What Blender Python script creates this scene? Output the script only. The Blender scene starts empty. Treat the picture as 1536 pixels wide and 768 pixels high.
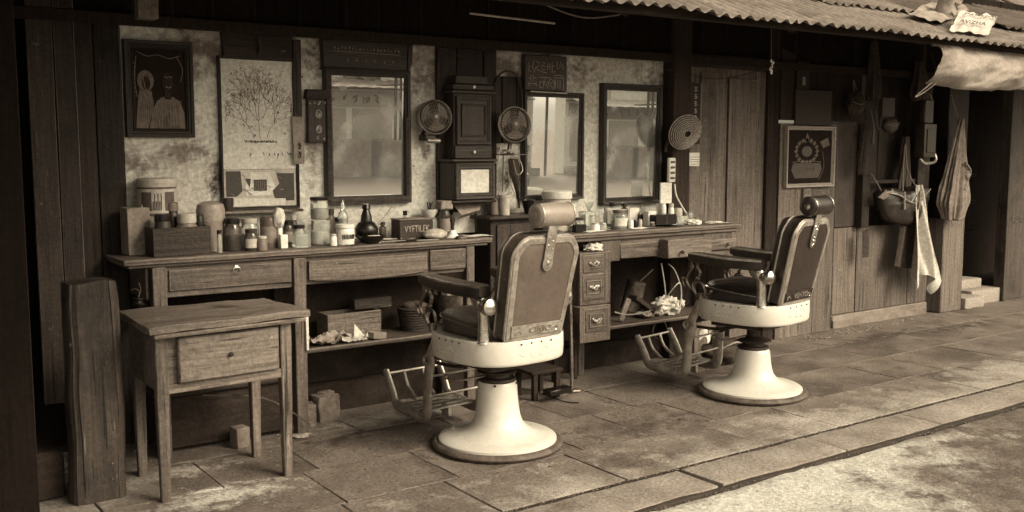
import bpy, bmesh, math, random
from mathutils import Vector, Matrix, noise
PI=math.pi
random.seed(7)
sc=bpy.context.scene
COL=sc.collection
# ---------------- camera ----------------
F=1510.0; H=1.43; YAW=math.radians(54.7); PIT=math.atan(164/F)
c_,s_=math.cos(YAW),math.sin(YAW); cp_,sp_=math.cos(PIT),math.sin(PIT)
cam=bpy.data.cameras.new('camera'); co=bpy.data.objects.new('camera',cam); COL.objects.link(co)
cam.sensor_width=36; cam.lens=F/1536*36; cam.clip_start=.05; cam.clip_end=500
Rv=Vector((s_,-c_,0)); Uv=Vector((c_*sp_,s_*sp_,cp_)); Fv=Vector((c_*cp_,s_*cp_,-sp_))
m=Matrix((Rv,Uv,-Fv)).transposed().to_4x4(); m.translation=Vector((0,0,H)); co.matrix_world=m
sc.camera=co
# ---------------- world, sun, exposure ----------------
LT=(1.0,.88,.66)                      # warm tone of the light
SUN_EL,SUN_AZ=math.radians(37),math.radians(205)
w=bpy.data.worlds.new("World"); sc.world=w; w.use_nodes=True
nt=w.node_tree; nt.nodes.clear()
sky=nt.nodes.new('ShaderNodeTexSky'); sky.sky_type='NISHITA'; sky.sun_disc=False
sky.sun_elevation=SUN_EL; sky.sun_rotation=SUN_AZ; sky.air_density=1.5; sky.dust_density=4
bw=nt.nodes.new('ShaderNodeRGBToBW'); mul=nt.nodes.new('ShaderNodeMix'); mul.data_type='RGBA'; mul.blend_type='MULTIPLY'; mul.inputs[0].default_value=1
mul.inputs[7].default_value=(*LT,1)
bg=nt.nodes.new('ShaderNodeBackground'); bg.inputs[1].default_value=.15; wo=nt.nodes.new('ShaderNodeOutputWorld')
nt.links.new(sky.outputs[0],bw.inputs[0]); nt.links.new(bw.outputs[0],mul.inputs[6]); nt.links.new(mul.outputs[2],bg.inputs[0]); nt.links.new(bg.outputs[0],wo.inputs[0])
sl=bpy.data.lights.new('sun','SUN'); sl.energy=1.5; sl.angle=math.radians(26); sl.color=(1,.87,.64)
so=bpy.data.objects.new('sun',sl); COL.objects.link(so)
# direction to the sun: from the street side (-Y), slightly from the right
sd=Vector((math.sin(SUN_AZ)*math.cos(SUN_EL),math.cos(SUN_AZ)*math.cos(SUN_EL),math.sin(SUN_EL)))
sd=Vector((.42,-math.sqrt(1-.42**2),0)).normalized()*math.cos(SUN_EL)+Vector((0,0,math.sin(SUN_EL)))
sky.sun_rotation=math.atan2(sd.x,sd.y)
so.rotation_euler=sd.to_track_quat('Z','Y').to_euler()
vs=sc.view_settings; vs.view_transform='Standard'; vs.look='None'; vs.gamma=1; vs.use_curve_mapping=False; vs.exposure=1.06
sc.render.engine='CYCLES'
sc.cycles.max_bounces=8; sc.cycles.diffuse_bounces=4; sc.cycles.glossy_bounces=4; sc.cycles.transmission_bounces=6

# ---------------- unprojection to real planes ----------------
def ray(px,py):
    return Fv+Rv*((px-768)/F)+Uv*((384-py)/F)
def onZ(px,py,z=0.0):
    d=ray(px,py); t=(z-H)/d.z; return Vector((d.x*t,d.y*t,z))
def onY(px,py,Y):
    d=ray(px,py); t=Y/d.y; return Vector((d.x*t,Y,H+d.z*t))
def sca(X,Y): return F/(c_*X+s_*Y)
def WR(x0,y0,x1,y1,Y):
    xm,ym=(x0+x1)/2,(y0+y1)/2
    return onY(x0,ym,Y).x,onY(x1,ym,Y).x,onY(xm,y1,Y).z,onY(xm,y0,Y).z
WY=4.96

# ---------------- materials ----------------
def sep(v):
    t=min(1,v**.5*1.05)
    g=.58+.335*t; b=.345+.31*t
    return (v,v*g/LT[1],v*b/LT[2],1)
MC={}
def nn(nt,t,**k):
    n=nt.nodes.new(t)
    for a,b in k.items(): setattr(n,a,b)
    return n
def mat(name,lo,hi,scale=(6,6,6),rough=.7,metal=0,det=6,bump=.15,stain=None,stsc=2.5,stth=.55,spk=None,spsc=40,spth=.68,rnd=.0,spec=.4,coat=0,rvar=.15,c0=.35,c1=.68,bdist=.004,dist=0,grit=.32,gsc=55,scr=None,zone=None,spots=None):
    if name in MC: return MC[name]
    M=bpy.data.materials.new(name); M.use_nodes=True; nt=M.node_tree; L=nt.links.new
    B=nt.nodes['Principled BSDF']; B.inputs['Metallic'].default_value=metal
    B.inputs['Specular IOR Level'].default_value=spec
    if coat: B.inputs['Coat Weight'].default_value=coat; B.inputs['Coat Roughness'].default_value=.15
    tc=nn(nt,'ShaderNodeTexCoord'); mp=nn(nt,'ShaderNodeMapping'); mp.inputs['Scale'].default_value=scale
    L(tc.outputs['Object'],mp.inputs[0])
    geo=nn(nt,'ShaderNodeNewGeometry')
    # shift pattern per island and per object so nothing repeats
    oi=nn(nt,'ShaderNodeObjectInfo')
    ad=nn(nt,'ShaderNodeMath',operation='ADD'); L(geo.outputs['Random Per Island'],ad.inputs[0]); L(oi.outputs['Random'],ad.inputs[1])
    m20=nn(nt,'ShaderNodeMath',operation='MULTIPLY'); m20.inputs[1].default_value=37; L(ad.outputs[0],m20.inputs[0])
    N=nn(nt,'ShaderNodeTexNoise',noise_dimensions='4D'); N.inputs['Scale'].default_value=1; N.inputs['Detail'].default_value=det; N.inputs['Roughness'].default_value=.62; N.inputs['Distortion'].default_value=dist
    L(mp.outputs[0],N.inputs['Vector']); L(m20.outputs[0],N.inputs['W'])
    R=nn(nt,'ShaderNodeValToRGB'); R.color_ramp.elements[0].position=c0; R.color_ramp.elements[1].position=c1
    R.color_ramp.elements[0].color=sep(lo); R.color_ramp.elements[1].color=sep(hi); L(N.outputs[0],R.inputs[0])
    cur=R.outputs[0]
    def mix(cur,fac,col,mode='MIX'):
        x=nn(nt,'ShaderNodeMix',data_type='RGBA',blend_type=mode); L(fac,x.inputs[0]); L(cur,x.inputs[6])
        if isinstance(col,tuple): x.inputs[7].default_value=col
        else: L(col,x.inputs[7])
        return x.outputs[2]
    def thr(sc_,th,wd=.08,vec=None,det=5,w=True):
        n=nn(nt,'ShaderNodeTexNoise',noise_dimensions='4D'); n.inputs['Scale'].default_value=sc_ ; n.inputs['Detail'].default_value=det; n.inputs['Roughness'].default_value=.65
        L(vec or tc.outputs['Object'],n.inputs['Vector']); L(m20.outputs[0],n.inputs['W'])
        r=nn(nt,'ShaderNodeMapRange'); r.inputs[1].default_value=th; r.inputs[2].default_value=th+wd; L(n.outputs[0],r.inputs[0]); return r.outputs[0]
    if stain is not None:
        for k,(sv,th,sc2) in enumerate(stain if isinstance(stain,list) else [(stain,stth,stsc)]):
            cur=mix(cur,thr(sc2,th,.16),sep(sv))
    if zone:
        for (ax,ay,cc0,amp,zs,zv) in zone:
            sx=nn(nt,'ShaderNodeSeparateXYZ'); L(tc.outputs['Object'],sx.inputs[0])
            def ma(op,a,b):
                q=nn(nt,'ShaderNodeMath',operation=op)
                for i,z in enumerate((a,b)):
                    if isinstance(z,(int,float)): q.inputs[i].default_value=z
                    else: L(z,q.inputs[i])
                return q.outputs[0]
            zn=nn(nt,'ShaderNodeTexNoise'); zn.inputs['Scale'].default_value=zs; zn.inputs['Detail'].default_value=9; zn.inputs['Roughness'].default_value=.68; L(tc.outputs['Object'],zn.inputs['Vector'])
            val=ma('ADD',ma('ADD',ma('MULTIPLY',sx.outputs[0],ax),ma('MULTIPLY',sx.outputs[1],ay)),ma('ADD',ma('MULTIPLY',ma('SUBTRACT',zn.outputs[0],.5),amp),cc0))
            q=nn(nt,'ShaderNodeClamp'); L(val,q.inputs[0]); cur=mix(cur,q.outputs[0],sep(zv))
    for (cx_,cy_,cz_,rx_,ry_,rz_,am_,sv_) in (spots or []):
        mq=nn(nt,'ShaderNodeMapping'); mq.vector_type='POINT'; mq.inputs['Location'].default_value=(-cx_/rx_,-cy_/ry_,-cz_/rz_); mq.inputs['Scale'].default_value=(1/rx_,1/ry_,1/rz_); L(tc.outputs['Object'],mq.inputs[0])
        le=nn(nt,'ShaderNodeVectorMath',operation='LENGTH'); L(mq.outputs[0],le.inputs[0])
        zn=nn(nt,'ShaderNodeTexNoise'); zn.inputs['Scale'].default_value=11; zn.inputs['Detail'].default_value=10; zn.inputs['Roughness'].default_value=.72; L(tc.outputs['Object'],zn.inputs['Vector'])
        m1=nn(nt,'ShaderNodeMath',operation='MULTIPLY_ADD'); L(zn.outputs[0],m1.inputs[0]); m1.inputs[1].default_value=am_; m1.inputs[2].default_value=1-am_*.5
        m2_=nn(nt,'ShaderNodeMath',operation='SUBTRACT'); L(m1.outputs[0],m2_.inputs[0]); L(le.outputs['Value'],m2_.inputs[1])
        m3_=nn(nt,'ShaderNodeMath',operation='MULTIPLY'); m3_.use_clamp=True; L(m2_.outputs[0],m3_.inputs[0]); m3_.inputs[1].default_value=1.0
        cur=mix(cur,m3_.outputs[0],sep(sv_))
    if spk is not None:
        cur=mix(cur,thr(spsc,spth,.05),sep(spk))
    if scr is not None:
        m2=nn(nt,'ShaderNodeMapping'); m2.inputs['Scale'].default_value=tuple(q*(1.6 if q>10 else 3.0) for q in scale); L(tc.outputs['Object'],m2.inputs[0])
        cur=mix(cur,thr(1,.66,.10,vec=m2.outputs[0],det=3),sep(scr*.8))
        m3=nn(nt,'ShaderNodeMapping'); m3.inputs['Scale'].default_value=tuple(q*(1.1 if q>10 else 1.0) for q in scale); m3.inputs['Location'].default_value=(3,5,7); L(tc.outputs['Object'],m3.inputs[0])
        cur=mix(cur,thr(1,.62,.05,vec=m3.outputs[0],det=2),sep(lo*.35))
    if rnd:
        r=nn(nt,'ShaderNodeMapRange'); r.inputs[3].default_value=1-rnd; r.inputs[4].default_value=1+rnd*.6; L(geo.outputs['Random Per Island'],r.inputs[0])
        cc=nn(nt,'ShaderNodeCombineColor'); 
        for i in range(3): L(r.outputs[0],cc.inputs[i])
        x=nn(nt,'ShaderNodeMix',data_type='RGBA',blend_type='MULTIPLY'); x.inputs[0].default_value=1; L(cur,x.inputs[6]); L(cc.outputs[0],x.inputs[7]); cur=x.outputs[2]
    if grit:
        gn=nn(nt,'ShaderNodeTexNoise'); gn.inputs['Scale'].default_value=gsc; gn.inputs['Detail'].default_value=6; gn.inputs['Roughness'].default_value=.75; L(tc.outputs['Object'],gn.inputs['Vector'])
        gr=nn(nt,'ShaderNodeMapRange'); gr.inputs[1].default_value=.3; gr.inputs[2].default_value=.7; gr.inputs[3].default_value=1-grit; gr.inputs[4].default_value=1+grit*.8; L(gn.outputs[0],gr.inputs[0])
        gc=nn(nt,'ShaderNodeCombineColor')
        for i in range(3): L(gr.outputs[0],gc.inputs[i])
        x=nn(nt,'ShaderNodeMix',data_type='RGBA',blend_type='MULTIPLY'); x.inputs[0].default_value=1; L(cur,x.inputs[6]); L(gc.outputs[0],x.inputs[7]); cur=x.outputs[2]
    L(cur,B.inputs['Base Color'])
    rr=nn(nt,'ShaderNodeMapRange'); rr.inputs[3].default_value=max(.04,rough-rvar); rr.inputs[4].default_value=min(1,rough+rvar); L(N.outputs[0],rr.inputs[0]); L(rr.outputs[0],B.inputs['Roughness'])
    if bump:
        bp=nn(nt,'ShaderNodeBump'); bp.inputs['Strength'].default_value=bump; bp.inputs['Distance'].default_value=bdist*5; hh=nn(nt,'ShaderNodeMath',operation='ADD'); L(N.outputs[0],hh.inputs[0]); L((gn.outputs[0] if grit else N.outputs[0]),hh.inputs[1]); L(hh.outputs[0],bp.inputs['Height']); L(bp.outputs[0],B.inputs['Normal'])
    MC[name]=M; return M
def wood(name,lo,hi,ax='z',worn=None,rough=.6,rnd=.25,stain=None,spk=None,bump=.5,coat=0,**k):
    s={'x':(2.2,55,55),'y':(55,2.2,55),'z':(55,55,2.2)}[ax]
    return mat(name+'_'+ax,lo,hi,scale=s,rough=rough,det=8,bump=bump,rnd=rnd,stain=stain,spk=spk,spsc=28,spth=.66,coat=coat,bdist=.0025,dist=.4,grit=.42,c0=.30,c1=.62,scr=spk,**k)
def W(kind,ax):
    P={'table':dict(lo=.05,hi=.19,stain=[(.03,.56,4),(.02,.62,13),(.26,.64,7)],spk=.42),
       'dress':dict(lo=.04,hi=.13,stain=[(.025,.55,4),(.015,.62,12),(.2,.66,8)],spk=.30),
       'worn':dict(lo=.11,hi=.22,stain=[(.05,.56,6),(.035,.62,15)],spk=.42),
       'dark':dict(spec=.25,lo=.014,hi=.038,stain=[(.008,.55,4)],spk=.10),
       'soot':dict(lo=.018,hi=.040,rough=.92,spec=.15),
       'panel':dict(lo=.06,hi=.17,stain=[(.04,.54,1.8),(.03,.60,7),(.26,.66,5)],spk=.32),
       'post':dict(spec=.3,lo=.018,hi=.055,stain=[(.02,.54,3)],spk=.20),
       'grey':dict(lo=.022,hi=.075,stain=[(.018,.52,3.5),(.012,.58,9)],spk=.3),
       'frame':dict(lo=.010,hi=.032,rough=.35,spk=.12),
       'case':dict(lo=.016,hi=.042,rough=.35,spk=.1),
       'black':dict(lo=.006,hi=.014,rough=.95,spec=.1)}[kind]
    return wood('wood_'+kind,ax=ax,**P)
def flat(name,v,rough=.6,metal=0,**k):
    return mat(name,v*.85,v*1.1,scale=(9,9,9),rough=rough,metal=metal,bump=k.pop('bump',.04),**k)
def glassm(name,v=.8,rough=.06,ior=1.45):
    if name in MC: return MC[name]
    M=bpy.data.materials.new(name); M.use_nodes=True; B=M.node_tree.nodes['Principled BSDF']
    B.inputs['Base Color'].default_value=sep(v); B.inputs['Transmission Weight'].default_value=.85; B.inputs['Roughness'].default_value=rough; B.inputs['IOR'].default_value=ior
    MC[name]=M; return M
_cx=(onY(186,200,WY).x+onY(655,200,WY).x)/2
def _sp(px,py,rx,rz,am,sv): p=onY(px,py,WY); return (p.x-_cx,0,p.z-.93,rx,1,rz,am,sv)
PLASTER=mat('plaster_stained',.50,.70,spots=[_sp(326,262,.07,.13,5,.04),_sp(300,225,.16,.05,6,.16),_sp(205,245,.07,.06,5,.08),_sp(255,232,.035,.012,4,.05),_sp(640,225,.05,.05,5,.10),_sp(470,235,.05,.2,6,.22),_sp(640,110,.2,.16,5,.16),_sp(460,90,.2,.14,5,.16),_sp(310,75,.25,.14,5,.17),_sp(215,235,.3,.07,6,.25)],grit=.45,gsc=45,scale=(2.5,2.5,2.5),rough=.9,det=9,bump=.35,stain=[(.38,.54,2.2),(.18,.62,4.5),(.68,.60,6),(.05,.70,9)],spk=.08,spsc=18,spth=.70,bdist=.004)
PLASTER2=mat('plaster_dirty',.15,.27,scale=(3,3,3),rough=.9,det=9,bump=.4,stain=[(.09,.52,2.2),(.06,.6,5)],spk=.4,spsc=14,spth=.69)
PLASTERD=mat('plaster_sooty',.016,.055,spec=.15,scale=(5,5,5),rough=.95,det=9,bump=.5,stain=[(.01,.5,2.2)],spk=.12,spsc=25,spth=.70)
def _fs(px,py,rx,ry,am,sv): p=onZ(px,py); return (p.x,p.y,0,rx,ry,1,am,sv)
PAVE=mat('pavement_stone',.115,.225,spots=[_fs(340,742,.30,.16,5,.55),_fs(285,705,.22,.10,6,.40),_fs(560,630,.45,.12,6,.36),_fs(520,655,.3,.10,6,.045),_fs(960,640,.55,.20,5,.07),_fs(690,650,.30,.14,5,.06),_fs(1320,505,.7,.10,6,.05),_fs(1440,490,.6,.10,6,.05),_fs(620,585,.35,.2,5,.05),_fs(1060,560,.45,.2,5,.05),_fs(60,720,.5,.45,3,.02)],scale=(4,4,4),rough=.75,det=10,bump=.7,stain=[(.085,.50,1.3),(.06,.58,6),(.30,.64,3.5),(.035,.66,14)],zone=[(.10,-2.0,6.5,5.0,2.2,.40),(.0,-1.6,5.0,9.0,5.5,.33),(-3.0,1.2,-1.9,4.0,3.0,.34)],spk=.5,spsc=48,spth=.665,rnd=.05,bdist=.003,grit=.6,gsc=60)  # zones pale towards the kerb for open-sky light; far-left dark spot paints shade
KERB=mat('kerb_stone',.21,.36,scale=(5,5,5),rough=.85,det=9,bump=.6,stain=[(.15,.55,4),(.08,.63,9)],spk=.06,spsc=36,spth=.66,rnd=.10,grit=.5,gsc=55)
STREET=mat('street_dust',.52,.70,scale=(1.6,1.6,1.6),rough=.92,det=10,bump=.7,stain=[(.3,.56,3),(.2,.64,8)],zone=[(1.0,-1.6,.50,5.0,1.8,.20),(.9,-1.5,.2,8.0,5.5,.12)],spk=.05,spsc=30,spth=.665,bdist=.006,grit=.55,gsc=55)
EARTH=mat('earth',.02,.05,scale=(8,8,8),rough=.95,bump=.4)
ENAM=mat('white_enamel',.52,.59,grit=.06,gsc=40,scale=(3,3,3),rough=.28,bump=.03,stain=[(.42,.58,3),(.36,.64,8)],spk=.08,spsc=22,spth=.70,spec=.5,rvar=.06)
ENAMC=mat('chipped_enamel_edge',.45,.72,scale=(20,20,20),rough=.5,bump=.2,spk=.08,spsc=30,spth=.62)
LEA=mat('cracked_leather',.05,.085,scale=(14,14,14),rough=.38,bump=.25,stain=[(.03,.6,6)],spk=.2,spsc=34,spth=.67,spec=.5,grit=.35,gsc=50)
LEAD=mat('dark_leather',.012,.028,scale=(14,14,14),rough=.33,bump=.2,stain=[(.04,.62,6)],spk=.16,spsc=40,spth=.71,spec=.6)
LEAB=mat('faded_leather',.085,.12,scale=(5,5,5),rough=.5,bump=.12,stain=[(.09,.56,5),(.07,.6,14)],spk=.32,spsc=34,spth=.69,grit=.2,gsc=60)
PANELD=mat('dark_back_panel',.02,.035,scale=(5,5,5),rough=.4,bump=.1,stain=[(.05,.62,5)],spk=.15,spsc=25,spth=.7)
CHR=mat('tarnished_chrome',.42,.62,scale=(12,12,12),rough=.25,metal=1,bump=.08,stain=[(.16,.58,9)],spk=.05,spsc=40,spth=.64,rvar=.12)
IRON=mat('worn_iron',.10,.30,scale=(18,18,18),rough=.45,metal=.8,bump=.2,stain=[(.05,.55,10)],rvar=.15)
IRONL=mat('pale_worn_iron',.26,.5,scale=(18,18,18),rough=.42,metal=.65,bump=.15,stain=[(.12,.6,10)])
RUST=mat('dark_iron',.02,.06,scale=(20,20,20),rough=.6,metal=.5,bump=.3)
RUB=mat('worn_rubber_ring',.05,.13,scale=(20,20,6),rough=.6,bump=.3,stain=[(.03,.58,9)])
CLOTHP=mat('pale_cloth',.45,.62,scale=(30,30,30),rough=.95,bump=.3,stain=[(.3,.6,4)],rvar=.03)
CLOTHM=mat('mid_cloth',.14,.25,scale=(30,30,30),rough=.95,bump=.3,stain=[(.09,.58,5)],rvar=.03)
CLOTHD=mat('dark_cloth',.025,.06,scale=(30,30,30),rough=.95,bump=.3,rvar=.03)
PAPER=mat('old_paper',.52,.66,scale=(5,5,5),rough=.9,bump=.05,stain=[(.38,.6,4)],spk=.15,spsc=30,spth=.73)
PAPERM=mat('brown_paper',.18,.30,scale=(6,6,6),rough=.9,bump=.1,stain=[(.12,.58,6)],spk=.5,spsc=30,spth=.7)
INK=flat('ink',.02,.7); INKM=flat('faded_ink',.10,.8)
TIN=mat('roof_tin',.15,.30,scale=(3,10,3),rough=.6,metal=.25,bump=.2,stain=[(.16,.54,2.5),(.07,.58,7)],spk=.6,spsc=18,spth=.69,rnd=.15)
TIND=mat('rusty_roof_tin',.05,.13,scale=(3,10,3),rough=.8,bump=.2,stain=[(.25,.64,3)])
CANV=mat('canvas',.19,.33,scale=(6,6,6),rough=.85,bump=.2,stain=[(.12,.56,3),(.45,.65,3)],spk=.5,spsc=30,spth=.71)
GL=glassm('clear_glass',.85); GLD=glassm('brown_glass',.22,.08)
BLK=flat('black_lacquer',.008,.3,spk=.12,spsc=40,spth=.71); WHT=flat('white_ceramic',.68,.25); CRM=flat('cream_paint',.42,.5); MIDP=flat('mid_paint',.16,.45,stain=.09,stsc=9,stth=.58)
DRKP=flat('dark_paint',.035,.4,spk=.2,spsc=45,spth=.7); GOLD=flat('dull_gold',.32,.45,metal=.3); BRICK=mat('brick_block',.12,.24,scale=(14,14,14),rough=.95,bump=.7,stain=[(.4,.62,9)],det=9)
STRAW=mat('straw_weave',.26,.42,scale=(40,40,40),rough=.8,bump=.4)
def mirror_mat():
    M=bpy.data.materials.new('old_mirror'); M.use_nodes=True; nt=M.node_tree; L=nt.links.new; B=nt.nodes['Principled BSDF']
    B.inputs['Metallic'].default_value=1; B.inputs['Base Color'].default_value=(.92,.92,.9,1)
    tc=nn(nt,'ShaderNodeTexCoord'); N=nn(nt,'ShaderNodeTexNoise'); N.inputs['Scale'].default_value=5; N.inputs['Detail'].default_value=8; L(tc.outputs['Object'],N.inputs[0])
    r=nn(nt,'ShaderNodeMapRange'); r.inputs[1].default_value=.4; r.inputs[2].default_value=.75; r.inputs[3].default_value=.0; r.inputs[4].default_value=.022; L(N.outputs[0],r.inputs[0]); L(r.outputs[0],B.inputs['Roughness'])
    r2=nn(nt,'ShaderNodeMapRange'); r2.inputs[1].default_value=.52; r2.inputs[2].default_value=.75; r2.inputs[3].default_value=.86; r2.inputs[4].default_value=.5; L(N.outputs[0],r2.inputs[0]); L(r2.outputs[0],B.inputs['Metallic'])
    return M
MIR=mirror_mat()

# ---------------- mesh builder ----------------
ROOT={}
class MB:
    def __init__(s): s.bm=bmesh.new(); s.mi=0
    def mark(s,fs,mi):
        for f in fs: f.material_index=mi
    def box(s,x0,x1,y0,y1,z0,z1,bev=.003,mi=0,emi=None,rot=None,jit=0,cuts=0,seg=1,piv=None):
        bm=bmesh.new(); r=bmesh.ops.create_cube(bm,size=1)
        cx,cy,cz=(x0+x1)/2,(y0+y1)/2,(z0+z1)/2
        for v in bm.verts: v.co=Vector((cx+v.co.x*abs(x1-x0),cy+v.co.y*abs(y1-y0),cz+v.co.z*abs(z1-z0)))
        if cuts:
            L=max(e.calc_length() for e in bm.edges); le=[e for e in bm.edges if e.calc_length()>L*.6]
            bmesh.ops.subdivide_edges(bm,edges=le,cuts=cuts,use_grid_fill=True)
        for f in bm.faces: f.material_index=mi
        if bev:
            ee=[e for e in bm.edges if len(e.link_faces)==2 and e.calc_face_angle(0)>.5]
            b=min(bev,.45*min(abs(x1-x0),abs(y1-y0),abs(z1-z0)))
            rb=bmesh.ops.bevel(bm,geom=ee,offset=b,segments=seg,affect='EDGES',profile=.6,clamp_overlap=True)
            for f in rb['faces']: f.material_index=mi if emi is None else emi
        if jit:
            o=Vector((random.random()*50,random.random()*50,random.random()*50))
            for v in bm.verts:
                n=noise.noise_vector(v.co*7+o)+noise.noise_vector(v.co*31+o)*.5; v.co+=n*jit
        if rot is not None:
            p=Vector(piv) if piv is not None else Vector((cx,cy,cz))
            for v in bm.verts: v.co=p+rot@(v.co-p)
        mp={v:s.bm.verts.new(v.co) for v in bm.verts}
        for f in bm.faces: s.bm.faces.new([mp[v] for v in f.verts]).material_index=f.material_index
        out=list(mp.values()); bm.free(); return out
    def lathe(s,prof,c=(0,0,0),seg=28,mi=0,axis=None,sx=1,sy=1,mis=None):
        c=Vector(c); q=None
        if axis is not None: q=Vector((0,0,1)).rotation_difference(Vector(axis).normalized())
        rings=[]
        def T(p): 
            return c+(q@p if q else p)
        for r,z in prof:
            if r<1e-5: rings.append([s.bm.verts.new(T(Vector((0,0,z))))])
            else: rings.append([s.bm.verts.new(T(Vector((r*sx*math.cos(2*PI*i/seg),r*sy*math.sin(2*PI*i/seg),z)))) for i in range(seg)])
        for k in range(len(rings)-1):
            a,b=rings[k],rings[k+1]; mm=mis[k] if mis else mi
            for i in range(seg):
                j=(i+1)%seg
                if len(a)==1 and len(b)==1: continue
                if len(a)==1: f=s.bm.faces.new((a[0],b[i],b[j]))
                elif len(b)==1: f=s.bm.faces.new((a[i],b[0],a[j]))
                else: f=s.bm.faces.new((a[i],a[j],b[j],b[i]))
                f.material_index=mm
        return rings
    def tube(s,path,r,seg=8,mi=0,smooth=0,side=None,ry=None,closed=False,cap=True):
        P=[Vector(p) for p in path]; n0=len(P)
        rs=r if isinstance(r,(list,tuple)) else [r]*n0
        if smooth:
            Q=[];RR=[]
            rng=n0 if closed else n0-1
            for i in range(rng):
                g=lambda k:P[k%n0] if closed else P[max(0,min(n0-1,k))]
                a,b,c,d=g(i-1),g(i),g(i+1),g(i+2)
                for k in range(smooth):
                    t=k/smooth
                    Q.append(.5*((2*b)+(c-a)*t+(2*a-5*b+4*c-d)*t*t+(3*b-a-3*c+d)*t**3)); RR.append(rs[i]*(1-t)+rs[(i+1)%n0]*t)
            if not closed: Q.append(P[-1]); RR.append(rs[-1])
            P,rs=Q,RR
        n=len(P); rings=[]; U=None
        for i in range(n):
            a=P[(i-1)%n] if closed else P[max(0,i-1)]; b=P[(i+1)%n] if closed else P[min(n-1,i+1)]
            t=(b-a); t=t.normalized() if t.length>1e-9 else Vector((0,0,1))
            if side is not None: u=Vector(side); u=(u-t*u.dot(t)).normalized()
            elif U is None:
                u=Vector((0,0,1)) if abs(t.z)<.9 else Vector((1,0,0)); u=(u-t*u.dot(t)).normalized()
            else: u=(U-t*U.dot(t)).normalized()
            U=u; v=t.cross(u); R=rs[i]; R2=R if ry is None else ry*(R/(rs[0] or 1))
            rings.append([s.bm.verts.new(P[i]+u*R*math.cos(2*PI*k/seg)+v*R2*math.sin(2*PI*k/seg)) for k in range(seg)])
        for i in range(n if closed else n-1):
            a,b=rings[i],rings[(i+1)%n]
            for k in range(seg):
                f=s.bm.faces.new((a[k],a[(k+1)%seg],b[(k+1)%seg],b[k])); f.material_index=mi
        if cap and not closed:
            s.bm.faces.new(rings[0][::-1]).material_index=mi; s.bm.faces.new(rings[-1]).material_index=mi
    def prism(s,pts,n,th,mi=0,emi=None,bev=0):
        """pts: 3-D outline, extruded by th along n"""
        n=Vector(n).normalized()*th
        a=[s.bm.verts.new(Vector(p)) for p in pts]; b=[s.bm.verts.new(Vector(p)+n) for p in pts]
        f1=s.bm.faces.new(a); f2=s.bm.faces.new(b[::-1]); fs=[f1,f2]
        for i in range(len(a)):
            j=(i+1)%len(a); g=s.bm.faces.new((a[j],a[i],b[i],b[j])); fs.append(g)
        s.mark(fs,mi)
        if bev:
            ee=list(f1.edges)+list(f2.edges)
            rb=bmesh.ops.bevel(s.bm,geom=ee,offset=bev,segments=2,affect='EDGES',profile=.6,clamp_overlap=True); s.mark(rb['faces'],mi if emi is None else emi)
    def sheet(s,f,nu,nv,mi=0,th=0):
        g=[[s.bm.verts.new(Vector(f(i/nu,j/nv))) for j in range(nv+1)] for i in range(nu+1)]
        fs=[]
        for i in range(nu):
            for j in range(nv):
                q=s.bm.faces.new((g[i][j],g[i+1][j],g[i+1][j+1],g[i][j+1])); q.material_index=mi; fs.append(q)
        if th:
            for q in fs: q.normal_update()
            vs=[v for r in g for v in r]
            for v in vs: v.normal_update()
            dup={v:s.bm.verts.new(v.co-v.normal*th) for v in vs}
            for q in fs:
                z=s.bm.faces.new([dup[v] for v in reversed(q.verts)]); z.material_index=mi
            bd=[g[i][0] for i in range(nu+1)]+[g[nu][j] for j in range(1,nv+1)]+[g[i][nv] for i in range(nu-1,-1,-1)]+[g[0][j] for j in range(nv-1,0,-1)]
            for i in range(len(bd)):
                a,b=bd[i],bd[(i+1)%len(bd)]
                s.bm.faces.new((b,a,dup[a],dup[b])).material_index=mi
    def blob(s,c,rx,ry,rz,mi=0,amp=.0,fr=6,seg=16,flat=None):
        c=Vector(c)
        if seg<=6:
            V=[s.bm.verts.new(c+Vector((a*rx*rnd(.7,1.2),b*ry*rnd(.7,1.2),d*rz*rnd(.8,1.1)))) for a,b,d in ((1,0,0),(0,1,0),(-1,0,0),(0,-1,0),(0.1,0,1),(0,0.1,-1))]
            for k in range(4):
                s.bm.faces.new((V[k],V[(k+1)%4],V[4])).material_index=mi; s.bm.faces.new((V[(k+1)%4],V[k],V[5])).material_index=mi
            return
        o=Vector((random.random()*99,random.random()*99,0))
        r=bmesh.ops.create_uvsphere(s.bm,u_segments=seg,v_segments=max(6,seg//2),radius=1)
        for v in r['verts']:
            d=v.co.copy(); k=1+amp*noise.noise(d*fr/3+o)*2
            v.co=c+Vector((d.x*rx,d.y*ry,d.z*rz))*k
            if flat is not None and v.co.z<flat: v.co.z=flat
        for f in set(f for v in r['verts'] for f in v.link_faces): f.material_index=mi
    def text(s,txt,size,origin,right,up,mi=0,th=.001,sx=1,align='CENTER'):
        cu=bpy.data.curves.new('t','FONT'); cu.body=txt; cu.size=size; cu.extrude=th/2; cu.align_x=align; cu.align_y='CENTER'; cu.resolution_u=2
        ob=bpy.data.objects.new('t',cu); COL.objects.link(ob)
        dg=bpy.context.evaluated_depsgraph_get(); me=bpy.data.meshes.new_from_object(ob.evaluated_get(dg))
        r,u=Vector(right).normalized(),Vector(up).normalized(); n=r.cross(u)
        k0=len(s.bm.verts); t=bmesh.new(); t.from_mesh(me); mp={}
        for v in t.verts: mp[v]=s.bm.verts.new(Vector(origin)+r*v.co.x*sx+u*v.co.y+n*(v.co.z))
        for f in t.faces:
            try: s.bm.faces.new([mp[v] for v in f.verts]).material_index=mi
            except ValueError: pass
        t.free(); bpy.data.objects.remove(ob); bpy.data.curves.remove(cu); bpy.data.meshes.remove(me)
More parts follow.
